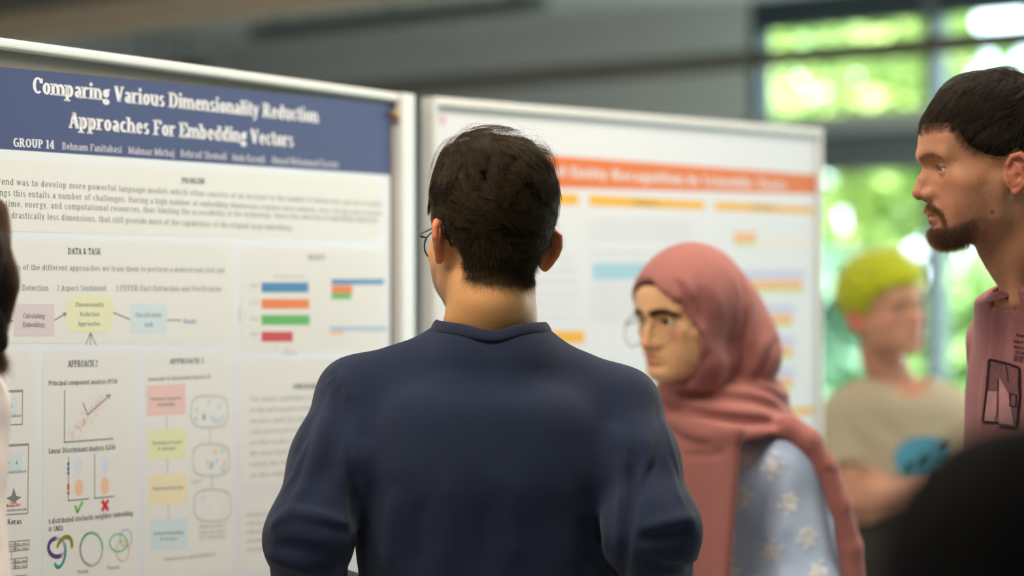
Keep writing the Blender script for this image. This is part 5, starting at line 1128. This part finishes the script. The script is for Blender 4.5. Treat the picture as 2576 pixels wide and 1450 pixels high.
# ------------------------------------------------------------------ the woman in the rose headscarf
M_rose = mat('rose_crepe', srgb(164, 106, 100), .85, .15, nscale=90, namt=.06, bump=.0003, bscale=1200, sheen=.08)
M_lblue = mat('pale_blue_cotton', srgb(190, 211, 240), .85, .15, nscale=160, namt=.08, bump=.0004, bscale=800, sheen=.1)
def headscarf_person():
    fr = Frame(PX(1742, 822, 4.1), (-.77, -.64, -.02), (0, 0, 1), .97); rng = np.random.default_rng(11)
    root = empty('person', (.40, 4.2, 0)); tag(root, 'person in a rose headscarf and pale blue embroidered shirt, face turned to the navy-headed poster', 'person')
    f2 = np.array([-.62, -.78]); D = 4.22; f3 = np.array([f2[0], f2[1], 0]); s3 = np.array([f2[1], -f2[0], 0])
    cx = PX(1868, 0, D)[0]
    T = Torso([(.85, cx, D, .165, .125), (1.0, cx, D, .155, .11), (1.15, cx, D, .160, .112), (1.26, cx, D, .160, .105), (1.32, cx, D, .12, .08)], f2)
    sh = [PX(1985, 1170, 4.10), PX(1740, 1160, 4.38)]; el = [PX(2035, 1500, 4.08), PX(1700, 1500, 4.42)]; wr = [PX(1980, 1760, 3.98), PX(1700, 1780, 4.35)]
    nb = PX(1800, 1060, 4.2)
    def shirt0(P):
        d = T(P)
        for s, e, w in zip(sh, el, wr): d = smin(d, chain(P, [nb + [0, 0, -.06], s], [.05, .055]), .04); d = smin(d, chain(P, [s, e, w], [.058, .056, .04], .03), .03)
        return d
    fo = strokes_px(shirt0, [([(1905, 1160), (1898, 1230), (1905, 1330), (1925, 1450)], -.009, .011), ([(1930, 1150), (1925, 1250), (1940, 1400)], .004, .016), ([(1975, 1180), (1985, 1300), (1965, 1400)], .004, .014), ([(2010, 1200), (2040, 1330), (2060, 1450)], -.004, .012), ([(1865, 1160), (1850, 1280), (1855, 1420)], .004, .014), ([(1835, 1350), (1880, 1400)], -.004, .012), ([(1980, 1330), (1975, 1450)], -.006, .009)], t0=3.0)
    def shirtf(P): return smax(folds(P, shirt0(P), fo), .82 - P[:, 2], .01)
    so, V, Q = cloth_mesh('shirt', shirtf, (.18, 3.92, .80), (.66, 4.56, 1.40), .0075, M_lblue, root); so['label'] = 'pale blue shirt with white embroidered flowers'
    M_emb = mat('white_embroidery', (.86, .87, .88), .8, .2, nscale=120, namt=.1)
    for (x, y) in ((1945, 1172), (1866, 1252), (1986, 1266), (1938, 1388), (2032, 1352), (1838, 1440), (2060, 1440), (1900, 1470), (1878, 1150)):
        V_, F_ = [], []
        for k in range(13):
            a = 2 * math.pi * k / 6 + .3; rr = (14 if k < 6 else 26) * rng.uniform(.7, 1.2) if k < 12 else 0; c = (x + rr * math.cos(a + (k > 5) * .5) * .9, y + rr * math.sin(a + (k > 5) * .5) * 1.1); n = len(V_)
            V_ += [(c[0] + 8 * math.cos(t) * rng.uniform(.7, 1.1), c[1] + 7 * math.sin(t) * rng.uniform(.7, 1.1)) for t in np.linspace(0, 2 * math.pi, 7)[:-1]]; F_.append(tuple(range(n, n + 6)))
        p, ok = hit(shirtf, np.array(V_)[:, 0], np.array(V_)[:, 1], t0=3.0, off=.0015)
        if ok.all(): o = npmesh('embroidered_flower', p, np.array(F_), M_emb, so, smooth=False); o['kind'] = 'stuff'
    # body
    hp = dict(jaw=.94, lip=1.15, nose=1.03, nz=-.006, slit=.0062, brow=-.002, wide=.98); neckp = [fr.glob((0, -.018, -.02)), fr.glob((0, -.03, -.09)), nb]
    def bodyf(P):
        d = within(P, fr.o, .25, lambda q: head_sdf(fr.loc(q), hp)); d = smin(d, chain(P, neckp, [.045, .044, .05], .02), .02); b = T(P, -.014)
        for s, e, w in zip(sh, el, wr): b = smin(b, chain(P, [nb + [0, 0, -.06], s, e, w], [.035, .036, .034, .024], .02), .03); b = smin(b, hand_sdf(P, hand_pts(w, w - e, s3, .4)), .012)
        return smin(d, smax(b, .84 - P[:, 2], .01), .03)
    V, Q = sdf_mesh(bodyf, axis(.14, .68, .012, ((.20, .42, .0024),)), axis(3.78, 4.60, .012, ((3.94, 4.14, .0024),)), axis(.68, 1.72, .012, ((1.36, 1.64, .0024),)))
    br = [(.011, .112, .0250), (.022, .109, .0285), (.036, .098, .0288), (.049, .080, .0230)]
    q = fr.loc(V); C = skin_paint(fr, V, srgb(232, 182, 136), srgb(226, 146, 110), srgb(214, 158, 112), srgb(196, 34, 40), brow=None)
    e = pd_xz(q, br); w = np.clip(1.9 - e / .0030, 0, 1)[:, None]; C = C * (1 - w) + np.array(srgb(38, 26, 22)) * w
    npmesh('body', V, Q, M_skin, root, C)
    for s in (-1, 1): eye_mesh(fr, s, root, srgb(48, 32, 24), (.42, .9, -.02))
    hb = hairmat('brow_black', .97, .3, .4)
    fur('eyebrow', V, Q, fr, lambda q: (pd_xz(q, br) < .0040) * 1.0, 900, .0048, hb, root, rng, lambda q, N: N * .3 + np.stack([np.sign(q[:, 0]) * .8, -.4 + 0 * q[:, 0], .2 + 0 * q[:, 0]], 1), 4, .00012, .00005)
    fur('eyelashes', V, Q, fr, lambda q: (np.abs(_ln(np.stack([np.abs(q[:, 0]), q[:, 1], q[:, 2]], 1) - np.array(EYE)) - .0138) < .0014) * (np.abs(q[:, 2] - EYE[2] - .0048) < .0014) * (q[:, 1] > .076) * 1.0, 200, .008, hb, root, rng, lambda q, N: N * .9 + np.array([0, .4, .25]), 4, .00010, .00005, jit=.12)
    # under-cap
    def face_cut(q, m=0.0):
        """positive outside the face opening"""
        z = q[:, 2]; yb = np.interp(z, [-.10, -.054, -.01, .013, .053, .08, .10], [.040, .046, .050, .065, .088, .103, .112]).astype(np.float32); return np.maximum((yb + m - q[:, 1]) * .85, (z - .087 + .80 * np.clip(-q[:, 0] - .004, 0, .05) - m * .6) * .8)
    def under(P):
        q = fr.loc(P); d = head_sdf(q, hp) - .0035; return smax(d, smax(-face_cut(q, .005), .060 - q[:, 2], .006), .003)
    cap, _, _ = cloth_mesh('under_cap', under, fr.o - .16, fr.o + .17, .006, mat('black_jersey', (.018, .014, .013), .9, .1, nscale=200, namt=.2), root)
    # headscarf
    def row(py, x0, x1, b, y): c = PX((x0 + x1) / 2, py, 4.14); return (c[2], c[0], y, (x1 - x0) / 2 / FPX * 4.14, b)
    cowl = Torso([row(925, 1665, 1960, .095, 4.19), row(975, 1652, 1980, .105, 4.18), row(1020, 1642, 1990, .118, 4.17), row(1065, 1634, 2006, .130, 4.17), row(1110, 1640, 2030, .138, 4.17), row(1170, 1650, 2050, .142, 4.17)], (-.25, -.97))
    def cowlf(P):
        px = P[:, 0] * (FPX / 4.05) + W / 2; zc = CZ + (H / 2 - (1140 - .20 * (px - 1720) - .0002 * (px - 1850) ** 2)) * (4.05 / FPX); return smax(cowl(P), (zc - P[:, 2]).astype(np.float32), .012)
    tail = [PX(1985, 1075, 4.06), PX(2035, 1110, 4.05), PX(2078, 1175, 4.05), PX(2112, 1270, 4.05), PX(2140, 1380, 4.06), PX(2158, 1560, 4.07), PX(2165, 1750, 4.08)]
    pc = PX(1758, 1380, 4.035); ca, sa = math.cos(.10), math.sin(.10); ee = np.array([.72, -.69, 0.0]); ee /= np.linalg.norm(ee); ff = np.array([ee[1], -ee[0], 0]); zz = Z3 * ca + ee * sa * 1.0; ex = ee * ca - Z3 * sa; RR = np.stack([ex, ff, zz], 1).astype(np.float32)
    def slab(P):
        q = (P - pc.astype(np.float32)) @ RR; q2 = q[:, 1] + .004 * np.sin(q[:, 0] * 70 + q[:, 2] * 3); a = np.abs(np.stack([q[:, 0], q2, q[:, 2]], 1)) - np.array([.066, .004, .21], np.float32)
        return _ln(np.maximum(a, 0)) + np.minimum(a.max(1), 0) - .005
    cr2 = (.080, .098, .088)
    def scarf0(P):
        q = fr.loc(P); d = smin(head_sdf(q, hp) - .007, ell(q, (0, -.002, .050), (.083, .102, .090)), .02)
        d = smin(d, ell(q, (0, -.088, -.008), (.076, .070, .085)), .05); d = smin(d, ell(q, (-.02, -.105, -.055), (.075, .060, .070)), .04); d = smin(d, ell(q, (0, -.006, -.065), (.064, .056, .060)), .03)
        hd = smax(d, -face_cut(q), .004)
        w = cowlf(P)
        t = chain(P, tail, [.022, .020, .018, .018, .020, .024, .026], .01); w = smin(w, t, .016)
        return smin(smin(hd, w, .010), slab(P), .012)
    it = [([(1760, 625), (1772, 680), (1765, 760), (1752, 850)], -.002, .006), ([(1700, 700), (1722, 750), (1738, 800)], -.0045, .007), ([(1718, 690), (1745, 760)], .003, .008), ([(1850, 660), (1876, 740), (1872, 850), (1862, 965)], -.0060, .007), ([(1838, 670), (1862, 750), (1856, 860)], .003, .009), ([(1893, 690), (1890, 800), (1880, 900)], .004, .012),
          ([(1800, 700), (1815, 800), (1810, 960)], .003, .012), ([(1958, 850), (1930, 910), (1895, 965)], -.006, .007), ([(1935, 840), (1905, 910), (1870, 970)], .004, .010), ([(1790, 880), (1760, 930), (1735, 965)], -.005, .008), ([(1830, 900), (1800, 960)], .004, .010), ([(1755, 860), (1745, 920), (1710, 965)], .003, .007),
          ([(1668, 972), (1720, 988), (1800, 1000), (1900, 1012), (1990, 1040)], -.012, .008), ([(1680, 965), (1760, 978), (1880, 988), (1970, 1008)], .006, .009), ([(1655, 985), (1700, 1020), (1780, 1050), (1880, 1062), (1990, 1070)], -.010, .009), ([(1670, 990), (1740, 1020), (1830, 1034), (1960, 1050)], .007, .011),
          ([(1650, 1010), (1690, 1060), (1760, 1095), (1860, 1092), (1990, 1078)], .008, .014), ([(1895, 972), (1945, 992), (1988, 1022)], -.009, .007), ([(1880, 962), (1940, 975), (1985, 1000)], .005, .008), ([(1660, 1050), (1720, 1110), (1800, 1128)], -.004, .010),
          ([(1715, 1146), (1780, 1148), (1830, 1138)], -.008, .006), ([(2050, 1130), (2090, 1220), (2120, 1320), (2140, 1440)], -.003, .006), ([(2090, 1180), (2075, 1200)], -.006, .006), ([(2120, 1260), (2095, 1290)], -.005, .006), ([(1770, 1180), (1775, 1300), (1765, 1440)], .002, .010)]
    fo2 = strokes_px(scarf0, it, t0=3.0)
    def scarff(P): return folds(P, scarf0(P), fo2)
    sc, V, Q = cloth_mesh('headscarf', scarff, (.12, 3.84, 1.0), (.68, 4.52, 1.72), .006, M_rose, root, fine=(((.17, .50, .0048),), (), ((1.24, 1.72, .0045),))); sc['label'] = 'rose headscarf wrapped round the neck with one end over the shoulder'
    lf, an = leg_fn((cx, D, .88), f2, .09, .47); cloth_mesh('trousers', lf, (cx - .28, D - .28, 0), (cx + .28, D + .28, 1.05), .018, mat('dark_denim'), root); shoes(root, an, f2, mat('dark_leather'), .9)
    glasses(fr, 'large round thin gold wire glasses on the person in the headscarf', mat('gold_wire', srgb(176, 150, 110), .3, .5, metal=.8, nscale=50, namt=.05), glass('lens_glass'), lc=(.0345, .108, -.003), rx=.0275, rz=.0265, drop=.002, rim=.0010, tx=.93)
headscarf_person()
# ------------------------------------------------------------------ the person with yellow hair, arms folded
def yellow_hair_person():
    fr = Frame(PX(2222, 800, 5.92), (.56, -.80, .12), (-.18, 0, 1), 1.05); rng = np.random.default_rng(21); D = 5.98; cx = PX(2262, 0, D)[0]
    root = empty('person', (cx, D, 0)); tag(root, 'person with neon yellow hair and folded arms in a beige T-shirt with a blue print', 'person')
    f2 = np.array([.12, -1.0]); T = Torso([(.88, cx, D, .17, .12), (1.0, cx, D, .165, .115), (1.15, cx, D, .168, .115), (1.27, cx, D, .172, .112), (1.34, cx, D, .13, .085)], f2)
    nb = PX(2258, 985, 5.97); sh = [PX(2118, 1060, 5.98), PX(2415, 1062, 5.98)]; el = [PX(2150, 1268, 5.90), PX(2448, 1255, 5.90)]; wr = [PX(2385, 1240, 5.80), PX(2250, 1250, 5.815)]
    hands = [hand_pts(wr[0], (1, .2, .1), (0, -1, .2), .5), hand_pts(wr[1], (-1, .35, .1), (0, -1, .2), .5, -1)]
    def cloth0(P):
        d = T(P)
        for i in (0, 1): d = smin(d, chain(P, [nb + [0, 0, -.03], sh[i]], [.05, .058]), .04); d = smin(d, sleeve(P, sh[i], el[i], .58, .062, .070), .02)
        return d
    fo = strokes_px(cloth0, [([(2200, 1030), (2240, 1090), (2290, 1110)], -.005, .012), ([(2150, 1050), (2230, 1140)], .005, .015), ([(2380, 1040), (2340, 1100)], -.004, .012)], t0=4.6)
    def topf(P):
        d = folds(P, cloth0(P), fo); d = smax(d, -rcone(P, nb + [.015, -.03, .0], nb + [-.01, 0, .2], .058, .09), .006)
        return smax(d, .86 - P[:, 2], .01)
    o, _, _ = cloth_mesh('t_shirt', topf, (cx - .32, 5.76, .84), (cx + .32, 6.2, 1.40), .009, mat('beige_jersey', srgb(206, 192, 166), .9, .1, nscale=150, namt=.1, bump=.0005, bscale=700), root)
    th = np.linspace(0, 2 * math.pi, 25)[:-1]; px = [(2324 + 76 * math.cos(t) * (1 if abs(t - 1.5) > .6 else .95), 1156 + 58 * math.sin(t)) for t in th] + [(2324, 1156)]
    p, ok = hit(topf, np.array(px)[:, 0], np.array(px)[:, 1], t0=4.6, off=.003)
    b = npmesh('printed_badge', p, np.array([(i, (i + 1) % 24, 24) for i in range(24)])[:, ::-1], mat('print_cyan', srgb(96, 172, 202), .8, .1, nscale=40, namt=.25), o); b['label'] = 'round blue print'
    for (x, y, r) in ((2290, 1180, 9), (2328, 1165, 10), (2380, 1128, 10)): decal(topf, 'print_spot', [(x - r, y - r * 1.3), (x + r, y - r * 1.3), (x + r, y + r * 1.3), (x - r, y + r * 1.3)], 2, 2, mat('print_ink', srgb(36, 70, 80), .8, .1), b, .005, 4.6)
    hp = dict(wide=.98); neckp = [fr.glob((0, -.018, -.02)), fr.glob((0, -.03, -.09)), nb]
    def bodyf(P):
        d = within(P, fr.o, .25, lambda q_: smin(head_sdf(fr.loc(q_), hp), ear_sdf(fr.loc(q_), np.abs(fr.loc(q_)[:, 0])), .004)); d = smin(d, chain(P, neckp, [.048, .049, .056], .02), .02); b = T(P, -.014)
        for i in (0, 1): b = smin(b, chain(P, [nb + [0, 0, -.03], sh[i], el[i], wr[i]], [.035, .048, .045, .031], .02), .03); b = smin(b, hand_sdf(P, hands[i]), .012)
        return smin(d, smax(b, .86 - P[:, 2], .01), .03)
    V, Q = sdf_mesh(bodyf, axis(cx - .34, cx + .36, .009, ((fr.o[0] - .1, fr.o[0] + .13, .0045),)), axis(5.68, 6.2, .009, ((5.8, 6.02, .0045),)), axis(.84, 1.70, .009, ((1.36, 1.70, .0045),)))
    npmesh('body', V, Q, M_skin, root, skin_paint(fr, V, srgb(222, 164, 138), srgb(220, 130, 110), srgb(206, 140, 116), srgb(190, 96, 92), brow=BROW, browc=srgb(110, 80, 56)))
    for s in (-1, 1): eye_mesh(fr, s, root)
    bn = region([(-.11, -.045), (-.08, -.04), (-.055, -.03), (-.033, .0), (-.02, .022), (.0, .030), (.010, .010), (.02, .012), (.03, .035), (.055, .05), (.07, .064), (.13, .072)])
    scalp = lambda P: smin(head_sdf(fr.loc(P), hp), chain(P, neckp, [.048, .049, .056], .02), .022)
    def capf(P):
        q = fr.loc(P); t = np.clip((q[:, 2] - .0) / .1, 0, 1); return smax(scalp(P) - (.006 + .016 * t + .003 * noise3(q, 60, 2)), bn(q), .01)
    cap, _, _ = cloth_mesh('hair', capf, fr.o - .17, fr.o + .19, .007, mat('hair_neon_yellow', srgb(196, 204, 40), .7, .2, nscale=60, namt=.25, bump=.002, bscale=150), root); cap['label'] = 'neon yellow short hair'
    g = fr.o; Vs, Qs = sdf_mesh(scalp, axis(g[0] - .14, g[0] + .14, .008), axis(g[1] - .14, g[1] + .14, .008), axis(g[2] - .1, g[2] + .17, .008))
    A = grow_hair(fr, Vs, Qs, 4000, bn, lambda q: .012 + .03 * np.clip(q[:, 2] / .1, 0, 1), lambda q: .006 + .022 * np.clip(q[:, 2] / .1, 0, 1), (0, -.06, .115), rng, swirl=.2, wave=(.002, 40), k=6, clump=.5, nclump=200); strands('hair_strands', A, .0003, .0001, hairmat('hair_yellow', 0, 0, .4, (.58, .62, .05)), cap)
    pts = [wr[0] * (1 - t) + el[0] * t for t in (.02, .10)]; V_, F_ = tube(pts, [.040, .041], 16); w = mesh('wristwatch', V_, F_, mat('black_rubber', (.015, .015, .016), .6, .3, nscale=60, namt=.1)); tag(w, 'black wristband on the folded arm over the blue print', 'wristwatch')
    lf, an = leg_fn((cx, D, .90), f2, .09, .48); cloth_mesh('trousers', lf, (cx - .28, D - .26, 0), (cx + .28, D + .26, 1.06), .018, mat('grey_trousers', srgb(70, 66, 62), .85, .15, nscale=120, namt=.12), root); shoes(root, an, f2, mat('dark_leather'))
yellow_hair_person()

# ------------------------------------------------------------------ two people cut by the frame
def long_hair_person():
    fr = Frame(PX(-285, 560, 2.9), (-.15, 1, 0), (0, 0, 1), .96); rng = np.random.default_rng(31); nb = PX(-310, 850, 2.88); cx = nb[0]; D = 2.9
    root = empty('person', (cx, D, 0)); tag(root, 'person with long brown hair and a pale pink top in front of the navy-headed poster', 'person')
    T = Torso([(.85, cx, D, .145, .115), (1.1, cx, D, .135, .105), (1.25, cx, D, .14, .11), (1.38, cx, D, .14, .105), (1.45, cx, D, .10, .075)], (0, 1))
    sh = [PX(-115, 1030, 2.86), PX(-510, 1030, 2.9)]; el = [PX(-116, 1480, 2.80), PX(-530, 1480, 2.86)]; wr = [el[0] + [-.01, .03, -.23], el[1] + [.01, .03, -.23]]
    hands = [hand_pts(wr[0], (0, .1, -1), (1, 0, 0), .3), hand_pts(wr[1], (0, .1, -1), (-1, 0, 0), .3, -1)]
    def topf(P):
        d = T(P)
        for i in (0, 1): d = smin(d, chain(P, [nb + [0, 0, -.03], sh[i]], [.045, .055]), .04); d = smin(d, chain(P, [sh[i], el[i], el[i] * .2 + wr[i] * .8], [.060, .060, .04], .03), .03)
        d = d - .002 * noise3(P, 45, 3); return smax(smax(d, -rcone(P, nb + [0, .03, .0], nb + [0, 0, .2], .055, .09), .006), .84 - P[:, 2], .01)
    cloth_mesh('knitted_top', topf, (cx - .34, D - .3, .8), (cx + .24, D + .34, 1.6), .011, mat('pale_pink_knit', srgb(236, 222, 218), .9, .1, nscale=200, namt=.05, bump=.0006, bscale=600), root)
    hp = dict(jaw=.93); neckp = [fr.glob((0, -.018, -.02)), nb]
    def bodyf(P):
        d = within(P, fr.o, .25, lambda q_: head_sdf(fr.loc(q_), hp)); d = smin(d, chain(P, neckp, [.045, .05]), .02); b = T(P, -.014)
        for i in (0, 1): b = smin(b, chain(P, [nb + [0, 0, -.03], sh[i], el[i], wr[i]], [.035, .04, .036, .025], .02), .03); b = smin(b, hand_sdf(P, hands[i]), .012)
        return smin(d, smax(b, .86 - P[:, 2], .01), .03)
    V, Q = sdf_mesh(bodyf, axis(cx - .3, cx + .26, .009), axis(D - .2, D + .4, .009), axis(.84, 1.82, .009)); npmesh('body', V, Q, M_skin, root, skin_paint(fr, V, srgb(222, 170, 140), srgb(220, 130, 110), srgb(206, 146, 116), srgb(190, 96, 92)))
    for s in (-1, 1): eye_mesh(fr, s, root)
    lock = [PX(-160, 470, 2.86), PX(-80, 520, 2.86), PX(-28, 610, 2.85), PX(-2, 700, 2.84), PX(-16, 790, 2.84), PX(-12, 870, 2.84), PX(-6, 925, 2.84)]; lr = [.045, .037, .025, .019, .016, .011, .003]
    def hairf(P):
        q = fr.loc(P); d = ell(q, (0, -.01, .045), (.086, .104, .100)); d = smin(d, ell(q, (0, -.06, -.07), (.085, .05, .13)), .05); d = smax(d, -ell(q, (0, .13, -.03), (.065, .09, .10)), .01)
        return smin(d, chain(P, lock, lr, .01), .02) - .003 * np.sin(q[:, 0] * 160 + 9 * q[:, 2] * 8)
    cap, _, _ = cloth_mesh('hair', hairf, fr.o - [.16, .17, .27], fr.o + [.16, .17, .2], .008, mat('hair_base_chestnut', srgb(46, 30, 22), .6, .2, nscale=200, namt=.3, bump=.001, bscale=300), root); cap['label'] = 'long brown hair'
    n, k = 2600, 14; lk = np.array(lock); tt = np.linspace(0, len(lk) - 1, k); base = np.stack([np.interp(tt, np.arange(len(lk)), lk[:, i]) for i in range(3)], 1); rad = np.interp(tt, np.arange(len(lk)), lr)
    a = rng.uniform(0, 2 * math.pi, n); rr = np.sqrt(rng.uniform(.2, 1.35, n)); ph = rng.normal(0, .5, n); wob = np.sin(tt[None] * 2.2 + ph[:, None]) * .004
    A = base[None] + (rad[None] * rr[:, None])[..., None] * np.stack([np.cos(a), np.sin(a), 0 * a], 1)[:, None] + np.stack([wob, wob * .5, 0 * wob], -1); A[:, -1] += rng.normal(0, .006, (n, 3)); A[:, -2] += rng.normal(0, .003, (n, 3))
    strands('hair_strands', A, .00012, .00005, hairmat('hair_chestnut', .90, .6, .32), cap)
    lf, an = leg_fn((cx, D - .06, .90), (0, 1), .09, .48); cloth_mesh('trousers', lf, (cx - .28, D - .32, 0), (cx + .28, D + .20, 1.06), .02, mat('dark_denim'), root); shoes(root, an, (0, 1), mat('dark_leather'), .9)
long_hair_person()
def black_jacket_person():
    fr = Frame(PX(3120, 640, 1.62), (-.3, 1, 0), (0, 0, 1), 1.0); rng = np.random.default_rng(41); nb = PX(3060, 1000, 1.58); cx, D = nb[0], 1.58
    root = empty('person', (cx, D, 0)); tag(root, 'person in a black jacket standing close in front of the bearded one', 'person')
    T = Torso([(.85, cx, D, .18, .125), (1.1, cx, D, .18, .12), (1.25, cx, D, .19, .125), (1.36, cx, D, .185, .12), (1.44, cx, D, .12, .085)], (-.2, 1))
    sh = [PX(2600, 1452, 1.42), PX(3500, 1420, 1.66)]; sh[1][2] = sh[0][2]; el = [sh[0] + [-.02, -.02, -.3], sh[1] + [.04, 0, -.3]]; wr = [el[0] + [.05, .2, -.06], el[1] + [-.05, .2, -.06]]
    hands = [hand_pts(wr[0], (.3, 1, 0), (0, 0, 1), .4), hand_pts(wr[1], (-.3, 1, 0), (0, 0, 1), .4, -1)]; M_bj = mat('black_jacket_cloth', (.011, .0105, .011), .95, .05, nscale=200, namt=.2, bump=.0005, bscale=500)
    def topf(P):
        d = T(P)
        for i in (0, 1): d = smin(d, chain(P, [nb + [0, 0, -.06], sh[i]], [.080, .085]), .04); d = smin(d, chain(P, [sh[i], el[i], el[i] * .2 + wr[i] * .8], [.085, .072, .05], .03), .03)
        d = d - .002 * noise3(P, 40, 3); return smax(smax(d, -rcone(P, nb + [0, .02, .02], nb + [0, 0, .2], .055, .09), .006), .84 - P[:, 2], .01)
    cloth_mesh('jacket', topf, (cx - .4, D - .34, .8), (cx + .36, D + .3, 1.62), .012, M_bj, root)
    neckp = [fr.glob((0, -.018, -.02)), nb]
    def bodyf(P):
        d = within(P, fr.o, .25, lambda q_: head_sdf(fr.loc(q_), {})); d = smin(d, chain(P, neckp, [.048, .055]), .02); b = T(P, -.03)
        for i in (0, 1): b = smin(b, chain(P, [nb + [0, 0, -.05], sh[i], el[i], wr[i]], [.035, .045, .04, .027], .02), .03); b = smin(b, hand_sdf(P, hands[i]), .012)
        return smin(d, smax(b, .86 - P[:, 2], .01), .03)
    V, Q = sdf_mesh(bodyf, axis(cx - .34, cx + .34, .010), axis(D - .3, D + .42, .010), axis(.84, 1.82, .010)); npmesh('body', V, Q, M_skin, root, skin_paint(fr, V, srgb(212, 160, 130), srgb(210, 126, 104), srgb(196, 136, 108), srgb(180, 96, 90)))
    for s in (-1, 1): eye_mesh(fr, s, root)
    bn = region([(-.11, -.05), (-.06, -.04), (-.03, .0), (-.01, .03), (.012, .0), (.03, .03), (.08, .07), (.13, .08)])
    cap, _, _ = cloth_mesh('hair', lambda P: smax(head_sdf(fr.loc(P), {}) - .012, bn(fr.loc(P)), .01), fr.o - .17, fr.o + .18, .009, mat('hair_base_black'), root)
    lf, an = leg_fn((cx, D, .92), (-.2, 1), .09); cloth_mesh('trousers', lf, (cx - .28, D - .26, 0), (cx + .28, D + .26, 1.08), .02, mat('charcoal_denim'), root); shoes(root, an, (-.2, 1), mat('dark_leather'))
black_jacket_person()
